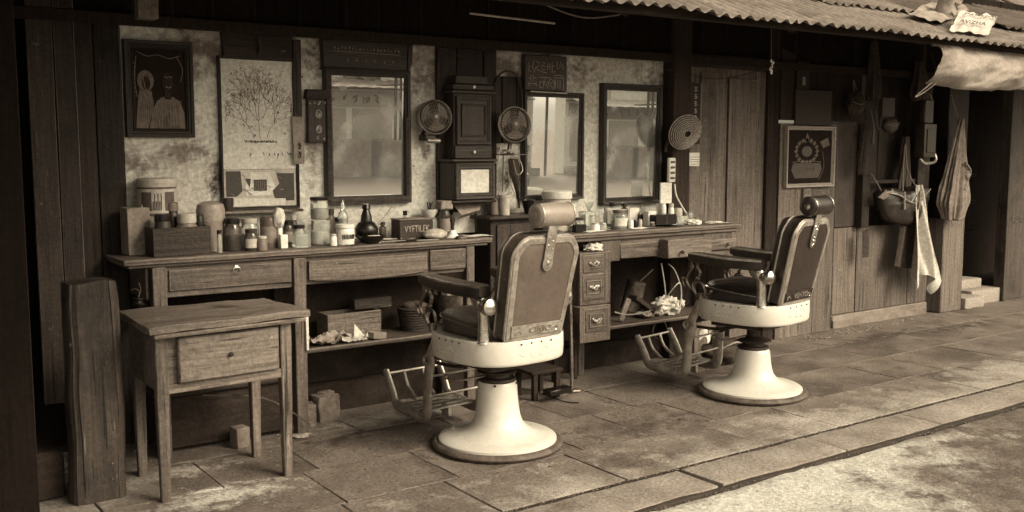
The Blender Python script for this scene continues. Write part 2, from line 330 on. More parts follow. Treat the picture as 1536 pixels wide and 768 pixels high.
    def stroke(s,pts,origin,right,up,w,mi=0,th=.0015):
        """brush stroke as a thin raised ribbon"""
        r,u=Vector(right).normalized(),Vector(up).normalized(); n=r.cross(u)
        P=[Vector(origin)+r*a+u*b for a,b in pts]
        s.tube(P,w,seg=6,mi=mi,smooth=3 if len(P)>2 else 0,side=n.cross(r) if False else None,ry=None)
    def build(s,name,mats,parent=None,label=None,cat=None,group=None,kind=None,smooth=True,local=False,ang=38,mods=None):
        if not isinstance(mats,(list,tuple)): mats=[mats]
        bmesh.ops.remove_doubles(s.bm,verts=s.bm.verts,dist=1e-6)
        bmesh.ops.recalc_face_normals(s.bm,faces=s.bm.faces)
        me=bpy.data.meshes.new(name)
        if parent is not None: off=Vector((0,0,0)) if local else ROOT.get(parent.name,Vector((0,0,0)))
        elif local or kind=='structure': off=Vector((0,0,0))
        else:
            xs=[v.co for v in s.bm.verts]
            off=Vector(((min(v.x for v in xs)+max(v.x for v in xs))/2,(min(v.y for v in xs)+max(v.y for v in xs))/2,min(v.z for v in xs)))
        if off.length: bmesh.ops.translate(s.bm,verts=s.bm.verts,vec=-off)
        s.bm.to_mesh(me); s.bm.free()
        for M_ in mats: me.materials.append(M_)
        if smooth:
            for p in me.polygons: p.use_smooth=True
            me.set_sharp_from_angle(angle=math.radians(ang))
        o=bpy.data.objects.new(name,me); COL.objects.link(o)
        if parent is not None: o.parent=parent; ROOT[o.name]=off if not local else Vector((0,0,0))
        else: o.location=off; ROOT[o.name]=off
        if label: o['label']=label
        if cat: o['category']=cat
        if group: o['group']=group
        if kind: o['kind']=kind
        return o
def thing(name,label,cat,loc=(0,0,0),rz=0,group=None):
    o=bpy.data.objects.new(name,None); COL.objects.link(o); o.location=loc; o.rotation_euler=(0,0,rz); o.empty_display_size=.1
    o['label']=label; o['category']=cat
    if group: o['group']=group
    ROOT[o.name]=Vector(loc); return o
RX,RZ=Vector((1,0,0)),Vector((0,0,1))
def RotX(d): return Matrix.Rotation(math.radians(d),3,'X')
def RotY(d): return Matrix.Rotation(math.radians(d),3,'Y')
def RotZ(d): return Matrix.Rotation(math.radians(d),3,'Z')
def rnd(a,b): return random.uniform(a,b)

# ================= SETTING =================
def paving():
    # bed below
    m=MB(); m.box(-6,16,3.152,6.4,-.2,-.0045,bev=0); m.build('pavement_bed',EARTH,kind='structure')
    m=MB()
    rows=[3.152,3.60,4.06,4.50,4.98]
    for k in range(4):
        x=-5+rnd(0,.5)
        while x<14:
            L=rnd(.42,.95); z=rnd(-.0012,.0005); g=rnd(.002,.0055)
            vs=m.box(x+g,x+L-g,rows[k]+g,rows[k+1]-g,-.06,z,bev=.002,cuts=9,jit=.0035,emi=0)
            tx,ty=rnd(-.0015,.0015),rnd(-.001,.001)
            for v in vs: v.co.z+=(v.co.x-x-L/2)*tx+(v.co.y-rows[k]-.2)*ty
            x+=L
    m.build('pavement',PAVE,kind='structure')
    m=MB(); x=-3; hx=onZ(1085,726).x
    while x<14:
        L=rnd(.6,1.05)
        if x<hx-.2<x+L+.35: L=hx-.03-x
        vs=m.box(x+.002,x+L-.002,2.875,3.126,-.14,rnd(-.002,.001),bev=.005,cuts=12,jit=.005,seg=2)
        x+=L
        if abs(x-(hx-.03))<.01: x+=.025
    m.build('kerb',KERB,kind='structure')
    m=MB()
    def f(u,v):
        X=-4+u*26; Y=-6.1+v*8.948+(.022*noise.fractal(Vector((u*60,3,1)),1,2,4) if v>.99 else 0)
        z=-.016+noise.fractal(Vector((X*.9,Y*.9,3)),1,2,5)*.008+noise.noise(Vector((X*6,Y*6,1)))*.006
        d=2.88-Y
        if d<.35: z+= .010*(1-d/.35)
        
        if d<.05: z-=.045*(1-d/.05)+.012*noise.noise(Vector((X*8,0,5)))
        return (X,Y,min(z,-.008))
    m.sheet(f,420,220); m.build('street',STREET,kind='structure',ang=80)
    m=MB(); m.box(-6,16,2.84,3.151,-.3,-.030,bev=0); m.build('kerb_bed',EARTH,kind='structure')
    m=MB(); m.box(-6,16,2.846,2.878,-.2,-.007,bev=.004,cuts=160,jit=.007); m.build('kerb_dirt',EARTH,kind='structure')
    m=MB(); m.box(-60,80,-60,60,-.6,-.09,bev=0); m.build('ground',STREET,kind='structure')
    # gravel crumbs along the kerb foot
    m=MB()
    for i in range(1500):
        X=rnd(1.5,9); k=i%3
        Y=(2.868-abs(random.gauss(0,.035))) if k else 3.137+random.gauss(0,.010); r=rnd(.002,.0055); zz=-.012 if k else -.002
        if k and noise.noise(Vector((X*3,0,0)))<-.1: continue
        m.blob((X,Y,zz+rnd(0,.003)),r*rnd(.8,1.6),r,r*.7,seg=5,amp=.2)
    m.build('gravel',BRICK,kind='stuff',label='small gravel crumbs scattered along the foot of the kerb')
paving()
# broken bits near the hole
hp=onZ(1085,727)
m=MB()
for i in range(5): m.blob((hp.x+rnd(-.09,.10),2.85+rnd(-.05,.04),-.05),rnd(.015,.03),rnd(.012,.025),rnd(.01,.02),amp=.3,seg=8)
m.build('rubble',KERB,label='small broken kerb rubble beside the dark hole in the kerb',cat='rubble',kind='stuff')

def planks(m,x0,x1,z0,z1,Y,w=.14,th=.03,mi=0,emi=1,ztop=0,zbot=0,gap=.003,yj=.006):
    x=x0
    while x<x1-.01:
        ww=min(w*rnd(.8,1.2),x1-x)
        if x1-(x+ww)<w*.4: ww=x1-x
        y=Y+rnd(-yj,yj)
        m.box(x+gap,x+ww-gap,y,y+th,z0+rnd(-zbot,zbot),z1+rnd(-ztop,ztop),bev=.003,mi=mi,emi=emi,cuts=4,jit=.0015); x+=ww
def wx(px,py=300,Y=WY): return onY(px,py,Y).x

# main wall
m=MB(); m.box(wx(186,200),wx(655,200),WY,WY+.12,.93,2.02,bev=0); m.build('plaster_wall',PLASTER,label='stained pale plaster wall behind the left dresser and large mirror',cat='wall')
m=MB(); m.box(wx(655,200)+.002,wx(1008,200),WY+.002,WY+.12,.93,2.0,bev=0); m.build('plaster_wall',PLASTER,label='pale plaster wall behind the two narrow mirrors at the right dresser',cat='wall')
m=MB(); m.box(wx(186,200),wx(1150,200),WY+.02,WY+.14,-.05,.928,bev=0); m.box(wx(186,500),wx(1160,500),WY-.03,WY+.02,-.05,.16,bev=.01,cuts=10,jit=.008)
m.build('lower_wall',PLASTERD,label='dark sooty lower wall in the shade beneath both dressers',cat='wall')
# left dark planks
m=MB(); planks(m,wx(46),wx(118),.28,2.4,WY-.08,w=.11,zbot=.02); m.build('plank_screen',[W('post','z'),W('worn','z')],label='weathered upright boards at far left ending above the ground',cat='boards')
m=MB(); planks(m,wx(112),wx(187),.0,2.4,WY-.03,w=.12); m.build('plank_wall',[W('dark','z'),W('post','z')],label='dark narrow plank wall left of the plaster, behind the tall stump',cat='wall')
m=MB(); m.box(-4,wx(190),WY+.15,WY+.2,-.05,2.5,bev=0); m.build('back_wall',W('black','z'),label='blackened back wall in the gap at far left behind the boards',cat='wall')
# near black partition added to darken the far left and block its light
xa=onY(40,400,3.75).x
m=MB(); planks(m,-2.2,xa,-.05,2.5,3.72,w=.2,th=.05)
m.build('timber_partition',[W('black','z'),W('soot','z')],label='black timber partition added to keep the far left edge dark',cat='partition')
# posts and attic
m=MB(); m.box(wx(1003,200,4.9),wx(1030,200,4.9),4.86,4.97,0,2.4,bev=.006,cuts=8,jit=.002); m.build('timber_post',[W('soot','z'),W('dark','z')],label='dark square post between the plaster and the plank door',cat='post')
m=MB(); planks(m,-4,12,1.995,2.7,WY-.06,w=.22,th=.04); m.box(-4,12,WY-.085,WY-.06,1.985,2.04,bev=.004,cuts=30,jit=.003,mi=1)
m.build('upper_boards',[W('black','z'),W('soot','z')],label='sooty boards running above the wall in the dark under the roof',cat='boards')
# door of planks
t=thing('plank_door','tall worn plank door with two inset panels behind the round straw fan','door',(wx(1090),WY,0))
m=MB()
x0,x1,_,_=WR(1030,100,1150,500,4.93); ztop=onY(1090,100,4.93).z
m.box(x0,x1,4.945,4.98,0,ztop,bev=0); m.build('backing',[W('panel','z')],t)
xs=[onY(p,250,4.93).x for p in (1031,1049,1074,1090,1131,1149)]
for i,(a,b) in enumerate(zip(xs[:-1],xs[1:])):
    m=MB(); d=[.0,.012,.02,.006,.016][i]
    m.box(a+.004,b-.004,4.915+d,4.944,.01,ztop-.02-[.1,0.03,0,.06,0][i],bev=.005,emi=1,cuts=6,jit=.0012,seg=2)
    m.build('board',[W('panel','z'),W('worn','z')],t)
m=MB(); m.box(x0-.02,x1+.02,4.88,4.93,ztop-.015,ztop+.07,bev=.006); m.build('lintel',W('dark','x'),t)
m=MB(); m.box(wx(1149,300,4.9),wx(1165,300,4.9),4.9,5.1,0,2.4,bev=.004); m.build('corner_post',W('soot','z'),label='black corner post right of the plank door',cat='post')
# right timber wall
yr=4.90
m=MB(); planks(m,onY(1164,400,yr).x,onY(1250,400,yr).x,0,1.60,yr,w=.26,th=.05); m.build('plank_wall',[W('panel','z'),W('worn','z')],label='broad worn boards under the framed emblem picture, reaching the pavement',cat='wall')
xA,xB=onY(1250,400,WY).x,onY(1392,400,WY).x
zb0,zb1=onY(1320,462,WY).z,onY(1320,338,WY).z
m=MB(); planks(m,xA,xB,zb0,zb1,WY,w=.34,th=.04,gap=.004); m.build('plank_wall',[W('panel','z'),W('worn','z')],label='low pale board panel under the hanging bags',cat='wall')
m=MB(); planks(m,xA,onY(1292,200,WY).x,zb1+.01,1.62,WY+.004,w=.2,th=.04); m.build('plank_wall',[W('grey','z'),W('worn','z')],label='dim upright boards right of the framed emblem picture',cat='wall')
m=MB(); m.box(xA+.002,xB,WY-.005,WY+.06,-.02,zb0-.006,bev=.008,cuts=8,jit=.004); m.box(xA+.002,xB-.02,WY-.02,WY-.006,-.02,zb0*.55,bev=.004,cuts=8,jit=.004,mi=1)
m.build('plinth',[PLASTER2,PLASTER2],label='cracked mortar plinth under the low board panel',cat='plinth')
m=MB(); planks(m,onY(1164,400,yr).x,onY(1292,200,yr).x,1.625,2.35,yr+.005,w=.2,th=.05); m.build('plank_wall',[W('soot','z'),W('dark','z')],label='dark boards high on the wall above the framed emblem picture',cat='wall')
# dark recess above panel
m=MB(); x2=onY(1292,200,WY).x; planks(m,x2,xB+.1,zb1-.05,2.35,5.05,w=.17,th=.03); m.box(x2-.02,x2,WY+.05,5.4,zb1,2.4,bev=0); m.box(x2,xB,WY+.045,5.35,zb1-.05,zb1-.02,bev=0); m.build('recess_wall',[W('post','z'),W('post','z')],label='dark board recess above the low panel where bags hang',cat='wall')
m=MB(); m.box(onY(1292,200,4.93).x,onY(1300,200,4.93).x+.03,4.9,4.99,.0+zb1,2.3,bev=.004); m.box(onY(1375,200,4.93).x,onY(1392,200,4.93).x,4.9,4.99,zb1,2.3,bev=.004,cuts=8,jit=.002)
m.box(onY(1300,200,4.93).x,onY(1375,200,4.93).x,4.92,4.96,onY(1340,272,4.93).z-.015,onY(1340,272,4.93).z+.015,bev=.004)
m.build('hanging_rack',W('dark','z'),label='dark timber rack of posts and rail holding the hanging bags',cat='rack')
xP0,xP1=onY(1403,420,4.93).x,onY(1434,420,4.93).x
m=MB(); m.box(xP0,xP1,4.87,5.05,0,onY(1418,330,4.93).z+.02,bev=.008,cuts=8,jit=.004,emi=1); m.box(xP0+.01,xP1-.01,4.88,5.04,onY(1418,330,4.93).z+.02,2.4,bev=.005,mi=2)
m.build('door_post',[W('panel','z'),W('worn','z'),W('dark','z')],label='thick worn door post beneath the hanging sack at right',cat='post')
# doorway interior at right
xD0,xD1=xP1,onY(1502,400,4.95).x
t=thing('doorway','dark open doorway with shelves inside at the right end','doorway',((xD0+xD1)/2,5.0,0))
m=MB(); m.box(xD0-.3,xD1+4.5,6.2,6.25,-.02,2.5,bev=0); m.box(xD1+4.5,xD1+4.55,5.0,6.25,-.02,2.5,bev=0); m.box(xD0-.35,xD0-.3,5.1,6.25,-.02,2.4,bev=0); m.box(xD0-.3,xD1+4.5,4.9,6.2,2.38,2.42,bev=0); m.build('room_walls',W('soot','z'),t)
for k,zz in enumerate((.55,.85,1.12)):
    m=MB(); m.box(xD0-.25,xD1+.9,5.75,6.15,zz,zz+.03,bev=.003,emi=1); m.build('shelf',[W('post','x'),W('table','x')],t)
m=MB(); m.box(xD1-.0,xD1+.06,4.92,5.02,0,2.35,bev=.005); m.build('jamb',W('grey','z'),t)
for k,(a,b,z0,z1) in enumerate(((xD0+.03,xD0+.34,0,.10),(xD0+.3,xD1+.02,0,.13),(xD0+.28,xD1-.15,.13,.22))):
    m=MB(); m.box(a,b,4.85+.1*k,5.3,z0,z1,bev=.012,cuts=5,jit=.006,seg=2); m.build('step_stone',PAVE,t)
m=MB(); planks(m,xD1+.07,xD1+2.5,0,2.35,4.97,w=.5); 
m.build('plank_wall',[W('grey','z'),W('worn','z')],label='rough grey board wall at the right edge beyond the doorway',cat='wall')
m=MB()
q=onY(1512,333,4.955)
for k in range(6): m.stroke([(k*.06,0),(k*.06+.03,.05*(k%2)),(k*.06+.05,-.01)],(q.x,4.95,q.z),RX,RZ,.0028)
ob=m.build('chalk_mark',MIDP,label='faint chalk scrawl on the board wall at the right edge',cat='chalk mark')

# ---- roof ----
EY,EZ=3.66,2.105; RP=math.radians(21.5)
def roofp(X,d,h=0): return Vector((X,EY+d*math.cos(RP)-h*math.sin(RP),EZ+d*math.sin(RP)+h*math.cos(RP)))
def onRoof(px,py,h=0):
    d=ray(px,py); n=Vector((0,-math.sin(RP),math.cos(RP))); p0=roofp(0,0,h); t=(p0-Vector((0,0,H))).dot(n)/d.dot(n); return Vector((0,0,H))+d*t
t=thing('tin_roof','corrugated tin roof over the shop front with a ragged wavy eave','roof',(4,4.3,EZ))
def corr(m,x0,x1,d0,d1,h0,amp=.012,pit=.095,rag=.035):
    n=int((x1-x0)/pit*8); sd0=random.random()*50
    def f(u,v):
        X=x0+u*(x1-x0); e=noise.noise(Vector((X*2.3,sd0,0)))*rag+noise.noise(Vector((X*9,sd0,0)))*rag*.5
        d=d0+e+(d1-d0-e)*v
        sag=noise.noise(Vector((X*.7,d,sd0)))*.012
        return roofp(X,d,h0+amp*math.sin(2*PI*X/pit)+sag)
    m.sheet(f,n,6,th=.0015)
x=-2.0
while x<13:
    m=MB(); L=rnd(.7,.95); corr(m,x,x+L+.05,rnd(-.015,.015),1.5,.0+(.006 if random.random()<.5 else 0)); m.build('roof_sheet',TIN,t,ang=70); x+=L
x=-2.0
while x<13:
    m=MB(); L=rnd(.8,1.1); corr(m,x,x+L+.05,.62+rnd(-.1,.12),1.55,.035,rag=.06); m.build('upper_roof_sheet',TIND if random.random()<.45 else TIN,t,ang=70); x+=L
m=MB()
for d in (.12,.75,1.35): 
    p=roofp(0,d,-.045); m.box(-2,13,p.y-.025,p.y+.025,p.z-.025,p.z+.025,bev=.003)
m.build('purlin',W('soot','x'),t)
x=-1.7
m=MB()
while x<13:
    a,b=roofp(x,.25,-.095),roofp(x,1.45,-.095); m.tube([a,b],.022,seg=6); x+=1.3
m.build('rafter',W('soot','y'),t)
# upper storey wall beyond
p=roofp(0,1.5)
m=MB(); m.box(-4,16,p.y+.05,p.y+.15,p.z-.4,4.2,bev=0); m.build('upper_wall',mat('upper_plaster',.13,.22,scale=(3,3,3),rough=.95,bump=.4,stain=[(.08,.55,2)],spk=.4,spsc=20,spth=.7),label='rough plaster upper wall rising behind the tin roof',cat='wall')
m=MB(); 
for k in range(2):
    a=onY(1488,-2-6*k,p.y+.02); b=onY(1560,30-6*k,p.y+.02); m.tube([a,b],.012,seg=6)
m.build('pipe_pair',RUST,label='two dark thin pipes on the plaster wall above the roof',cat='pipes')
# sack and printed cloth on the roof
a=onRoof(1408,40,.03); b=onRoof(1440,18,.06)
def RotY_(d): return Matrix.Rotation(math.radians(d),3,'Y')
def sack(m,c,L,r,ang):
    q=Matrix.Rotation(ang,3,'Z')
    bm=bmesh.ops.create_uvsphere(m.bm,u_segments=24,v_segments=16,radius=1)
    for v in bm['verts']:
        d=v.co; sgn=lambda t,e:math.copysign(abs(t)**e,t)
        p=Vector((sgn(d.x,.55)*L,sgn(d.y,.7)*r,sgn(d.z,.7)*r*.8)); p+=noise.noise_vector(p*12)*.015; v.co=Vector(c)+q@(RotY_(-58)@p)
c0=onRoof(1421,30,.0)+Vector((0,0,.10))
t2=thing('cloth_sack','bulging pale sack lying on the tin roof near the right corner','sack',c0-Vector((0,0,.08)))
m=MB(); sack(m,c0,.155,.075,0.0); m.build('sack_body',PAPERM,t2)
m=MB()
for i,ch in enumerate('JAN'): m.text(ch,.085,c0+Vector((-.05+.045*i,-.078,-.075+.072*i)),Vector((.53,0,.85)),Vector((-.85,0,.53)),th=.004)
m.build('printed_letters',INKM,t2)
t2=thing('printed_banner','pale printed cloth spread on the roof beside the sack, reading AVIZHA','banner',onRoof(1450,38,.03))
A,B=onRoof(1424,48,.02),onRoof(1482,55,.02); C,D=onY(1496,27,B.y+.22),onY(1440,19,A.y+.22)
def bl(u,v,h=0.0):
    p=A*(1-u)*(1-v)+B*u*(1-v)+C*u*v+D*(1-u)*v; p.z+=noise.noise(Vector((u*5,v*4,7)))*.025+h+.012; return p
m=MB(); m.sheet(lambda u,v:bl(u,v),16,12,th=.002); m.build('banner_cloth',CRM,t2)
m=MB(); r=(B-A).normalized(); u_=(D-A).normalized(); 
m.text('AVIZHA',.12,bl(.46,.34,.03)-Vector((0,.012,0)),r,u_,th=.003,sx=(B-A).length/.62); m.build('printed_letters',INK,t2)
m=MB(); m.text('NOMI',.07,bl(.6,.78,.02),r,u_,th=.003,sx=2.2); m.build('printed_letters',INKM,t2)
A2,B2,C2,D2=onRoof(1362,20,.05),onRoof(1412,34,.04),onRoof(1462,12,.04),onRoof(1410,-4,.04)
m=MB(); m.sheet(lambda u,v:(A2*(1-u)*(1-v)+B2*u*(1-v)+C2*u*v+D2*(1-u)*v)+Vector((0,0,noise.noise(Vector((u*4,v*4,2)))*.022)),30,26,th=.003)
m.build('pale_tarpaulin',PAPERM,label='pale crumpled tarpaulin on the roof behind the sack',cat='tarpaulin')
# awning of canvas, right
AY=3.78
t=thing('canvas_awning','grey canvas awning rolled down on a rod in the top right corner','awning',onY(1470,110,AY))
a0,a1=onY(1404,68,AY),onY(1600,92,AY)
b0,b1=onY(1398,124,AY),onY(1600,146,AY)
def aw(u,v):
    top=a0.lerp(a1,u); bot=b0.lerp(b1,u); p=top.lerp(bot,v); bul=math.sin(PI*min(1,v*1.0))**.7*.09
    p.y-=bul*(.85+.25*noise.noise(Vector((u*5,v*1.5,4))))+.010*math.sin(u*19+v*8)+.010*noise.noise(Vector((u*22+v*7,v*5-u*4,0)))
    if u<.12: p.x+=(.12-u)*(-.3)*(v*(1-v)); p.y+=(.12-u)*.5*v
    p.z-=.020*math.sin(u*7)*v+.012*noise.noise(Vector((u*14,v*2,9)))*v
    return p
m=MB(); m.sheet(aw,110,26,th=.004); m.build('canvas',CANV,t)
m=MB(); m.tube([a0+Vector((-.05,0,.005)),a1],.012,seg=8); m.build('rod',IRON,t)
m=MB(); m.tube([b0+Vector((0,.0,.0)),b0+Vector((-.10,.05,-.09)),b0+Vector((-.02,.04,-.06)),b0+Vector((.05,0,.0))],.004,seg=5,smooth=4); m.tube([a0,onY(1385,62,4.2),onY(1352,52,4.0)],.003,seg=5); m.build('tie_cord',CLOTHM,t)

# unseen cloth awning added above the view to shade the left side
t=thing('added_shade_awning','cloth awning added out of view to shade the far left','awning',(-.2,2.9,0))
m=MB(); m.sheet(lambda u,v:(-2.6+4.5*u,1.2+2.45*v,2.12+.10*v-.05*math.sin(PI*v)+.015*math.sin(u*22)),40,10,th=.006); m.build('cloth',CLOTHD,t)
for xx in (-2.4,): 
    m=MB(); m.tube([(xx,1.3,-.05),(xx,1.3,2.12)],.025,seg=8); m.build('pole',W('dark','z'),t)
# opposite side of the street (seen in the mirrors)
OY=-12.0
def facade(x0,x1,h,mt,label,seedv):
    random.seed(seedv)
    t=thing('shop_house',label,'building',((x0+x1)/2,OY,-.08))
    m=MB(); m.box(x0,x1,OY-.5,OY-.05,-.1,h,bev=0); m.build('wall',mt,t)
    m=MB(); m.box(x0,x1,OY-.05,OY+.35,-.1,.12,bev=.01); m.build('doorstep',KERB,t)
    x=x0+.25
    while x<x1-1.2:
        w_=rnd(.8,1.2)
        f=MB(); f.box(x-.05,x+w_+.05,OY-.06,OY,.25,1.45,bev=.004); fo=f.build('window_frame',CRM,t)
        g=MB(); g.box(x+.03,x+w_-.03,OY-.01,OY+.012,.32,1.38,bev=.003)
        g.build('shutter',[CRM,PAPERM,MIDP][random.randrange(3)],fo)
        x+=w_+rnd(.25,.6)
    m=MB()
    m.box(x0+.1,x1-.1,OY-.04,OY+.03,1.5,1.85,bev=.005); so_=m.build('signboard',[PAPER,MIDP,CRM][random.randrange(3)],t)
    m=MB(); 
    xx=x0+.4
    while xx<x1-.5:
        for k in range(3): m.stroke([(rnd(0,.18),rnd(-.1,.1)) for _ in range(3)],(xx,OY+.035,1.67),RX,RZ,.012)
        xx+=.3
    m.build('sign_lettering',INK,so_)
    m=MB(); m.sheet(lambda u,v:(x0+u*(x1-x0),OY+.7*v,h-.35-.2*v+.01*math.sin(u*60)),60,3,th=.01); m.build('canopy',CLOTHP if random.random()<.6 else TIN,t)
    for k in range(3):
        xx=rnd(x0+.1,x1-.1); m=MB(); m.tube([(xx,OY+.9,-.05),(xx,OY+.9,h+rnd(-.2,.8))],.04,seg=6); m.tube([(xx-.5,OY+.9,h-.5),(xx+.5,OY+.9,h-.45)],.02,seg=5); pl_=m.build('awning_pole',W('post','z'),t)
    for k in range(4):
        xx=rnd(x0+.3,x1-.6); zz=rnd(1.95,h-.45); m=MB(); m.box(xx,xx+rnd(.3,.7),OY+.02,OY+.08,zz,zz+rnd(.2,.5),bev=.01); m.build('hung_sign',[MIDP,PAPER,DRKP,CRM][k],t)
    m=MB(); m.box(x0,x1,OY-.05,OY+.04,1.90,1.95,bev=.01); m.box(x0,x1,OY-.05,OY+.06,h-.06,h+.06,bev=.01); m.build('string_course',MIDP,t)
    for k in range(2):
        xx=rnd(x0+.3,x1-1); m=MB(); m.box(xx,xx+.9,OY+.5,OY+1.1,-.1,.75,bev=.02); m.build('stall_counter',PAPERM,t)
    random.seed(seedv+50)
    return t
LIM=mat('limewash',.78,.88,scale=(2,2,2),rough=.9,bump=.3,stain=[(.35,.55,1.5)])
PL2=mat('pale_plaster',.68,.80,scale=(2,2,2),rough=.9,bump=.3,stain=[(.35,.55,1.5)])
facade(3.0,8.4,2.7,PL2,'low pale plaster shop house across the street, seen only in mirrors',1)
facade(9.2,12.2,2.5,LIM,'limewashed shop house across the street with signboard, seen in the largest mirror',2)
facade(12.9,16.2,2.8,PL2,'pale plaster shop house across the street between the two limewashed ones',3)
facade(17.3,21.2,2.4,LIM,'lowest limewashed shop house across the street, seen in the right mirror',4)
facade(22,30,3.2,PL2,'tallest and farthest pale shop house across the street, seen in mirrors',5)
random.seed(11)

# ================= BARBER CHAIRS =================
def sell(a,b,n,k,N): 
    t=2*PI*k/N; f=lambda v:math.copysign(abs(v)**(2/n),v)
    return a*f(math.cos(t)),b*f(math.sin(t))
def make_chair(label,loc,rz,lea,panel,head,armm,pale,PT=.322,HD=0.0):
    T=thing('barber_chair',label,'barber chair',loc,rz,'white enamelled barber chairs')
    L=dict(local=True)
    m=MB(); m.lathe([(.0,.034),(.285,.034),(.284,.046),(.272,.054),(.238,.058),(.20,.067),(.165,.080),(.138,.098),(.120,.122),(.109,.155),(.102,.20),(.097,.25),(.094,PT-.010),(.088,PT),(.0,PT)],seg=64); m.build('pedestal',ENAM,T,**L)
    m=MB(); m.lathe([(.25,.002),(.300,.002),(.311,.008),(.316,.018),(.311,.029),(.298,.036),(.286,.036)],seg=64); m.build('floor_ring',RUB,T,**L)
    m=MB(); m.lathe([(0,PT),(.085,PT),(.090,PT+.006),(.087,PT+.016),(.062,PT+.022),(.060,PT+.034),(.092,PT+.044),(.098,PT+.052),(.06,PT+.066),(.04,PT+.075),(.034,.45),(0,.45)],seg=32); c=m.build('collar',RUST,T,**L)
    m=MB()
    for a in (.6,2.2,3.9,5.3): 
        p=(.098*math.cos(a),.098*math.sin(a),.312); m.lathe([(.0,-.004),(.006,-.004),(.006,.003),(0,.005)],c=p,seg=8,axis=(math.cos(a),math.sin(a),0))
    m.build('bolts',RUST,T,**L)
    m=MB(); m.tube([(-.06,.02,.345),(-.14,.05,.335),(-.19,.10,.33),(-.2,.14,.34)],.007,seg=6,smooth=4); m.blob((-.2,.14,.34),.014,.014,.014); m.build('pump_lever',IRON,T,**L)
    # enamel apron
    a0,b0=.282,.280
    prof=[(.90,.452),(.975,.446),(.992,.450),(1.0,.460),(1.008,.50),(1.004,.552),(.996,.560),(.975,.561),(.90,.556)]
    m=MB(); N=72; rings=[]
    for sc_,z in prof:
        rings.append([m.bm.verts.new((sell(a0*sc_,b0*sc_,2.9,k,N)[0],sell(a0*sc_,b0*sc_,2.9,k,N)[1],z-.012*(sell(a0,b0,2.9,k,N)[1]/b0)*0)) for k in range(N)])
    for i in range(len(rings)-1):
        for k in range(N):
            f=m.bm.faces.new((rings[i][k],rings[i][(k+1)%N],rings[i+1][(k+1)%N],rings[i+1][k])); f.material_index=1 if i in (5,6) else 0
    m.bm.faces.new(rings[0]); m.bm.faces.new(rings[-1][::-1])
    ap=m.build('seat_apron',[ENAM,ENAMC],T,ang=50,**L)
    m=MB()
    def scr(cx,y0,flip,axis):
        pts=[]
        for k in range(14):
            t=k/13*2.4*PI; r=.008+.004*t; pts.append((r*math.cos(t)*flip,r*math.sin(t)*.6))
        pts+= [(.07*flip,-.012),(.10*flip,.004),(.13*flip,-.004)]
        for p,q in [(pts,0)]:
            def sxf(y): return -a0*1.003*(max(0,1-abs(y/b0)**2.9))**(1/2.9)
            def syf(x): return -b0*1.003*(max(0,1-abs(x/a0)**2.9))**(1/2.9)
            if axis=='x': P=[(sxf(cx+u),cx+u,.500+v) for u,v in p]
            else: P=[(cx+u,syf(cx+u),.500+v) for u,v in p]
            m.tube(P,.0028,seg=5,smooth=2)
    m.bm.free()
    for a_ in ((.06,0,1,'x'),(.04,0,1,'y')):
        m=MB(); scr(*a_); scr(a_[0]-.045,0,-1,a_[3]); m.build('scroll_relief',ENAMC,ap,**L)
    m=MB()
    for yy in (-.07,-.02,.03,.08): m.lathe([(0,0),(.005,0),(.003,.003),(0,.004)],c=(-a0*1.005,yy,.545),seg=8,axis=(-1,0,0)); m.lathe([(0,0),(.005,0),(.003,.003),(0,.004)],c=(a0*1.005,yy,.545),seg=8,axis=(1,0,0))
    for xx in (-.09,-.03,.03,.09): m.lathe([(0,0),(.005,0),(.003,.003),(0,.004)],c=(xx,-b0*1.005,.545),seg=8,axis=(0,-1,0))
    m.build('rivets',RUST,ap,**L)
    # seat
    m=MB(); rings=[]
    for sc_,z in [(.9,.556),(.97,.562),(1.0,.58),(1.0,.605),(.985,.622),(.93,.636),(.8,.648),(.6,.656),(.35,.660),(.12,.661)]:
        rings.append([m.bm.verts.new((sell(.212*sc_,.222*sc_,4,k,N)[0],.022+sell(.212*sc_,.222*sc_,4,k,N)[1],z+(.018*(sell(1,1,4,k,N)[1]*sc_) if z>.57 else 0)+.005*noise.noise(Vector((sc_*9,k*.3,3))))) for k in range(N)])
    for i in range(len(rings)-1):
        for k in range(N): m.bm.faces.new((rings[i][k],rings[i][(k+1)%N],rings[i+1][(k+1)%N],rings[i+1][k]))
    m.bm.faces.new(rings[-1][::-1]); m.bm.faces.new(rings[0])
    se=m.build('seat',lea,T,ang=70,**L)
    m=MB(); m.tube([(sell(.216,.226,4,k,N)[0],.022+sell(.216,.226,4,k,N)[1],.617+.018*sell(1,1,4,k,N)[1]) for k in range(0,N)],.0035,seg=5,closed=True); m.build('piping',CHR if not pale else IRON,se,**L)
    # arms
    for sx in (-1,1):
        X=.222*sx
        m=MB(); m.tube([(X,-.175,.555),(X,-.175,.60),(X,-.175,.66),(X,-.172,.70),(X,-.16,.735),(X,-.13,.75),(X,-.12,.766)],[.032,.028,.027,.029,.036,.034,.028],seg=16,smooth=4)
        m.lathe([(0,-.0),(.036,0),(.034,.008),(.026,.012)],c=(X,-.175,.553),seg=20)
        po=m.build('arm_post',CHR,T,**L)
        m=MB(); m.lathe([(0,-.035),(.026,-.035),(.028,-.01),(.030,.01),(.040,.024),(.042,.044),(.036,.060),(.018,.070),(0,.072)],c=(X+.006*sx,-.185,.722),seg=20,axis=(-.15*1,-1,.05)); m.build('knob',CHR,po,**L)
        # arm pad: side profile extruded, tapered in plan
        m=MB()
        sec=14; rr=[]
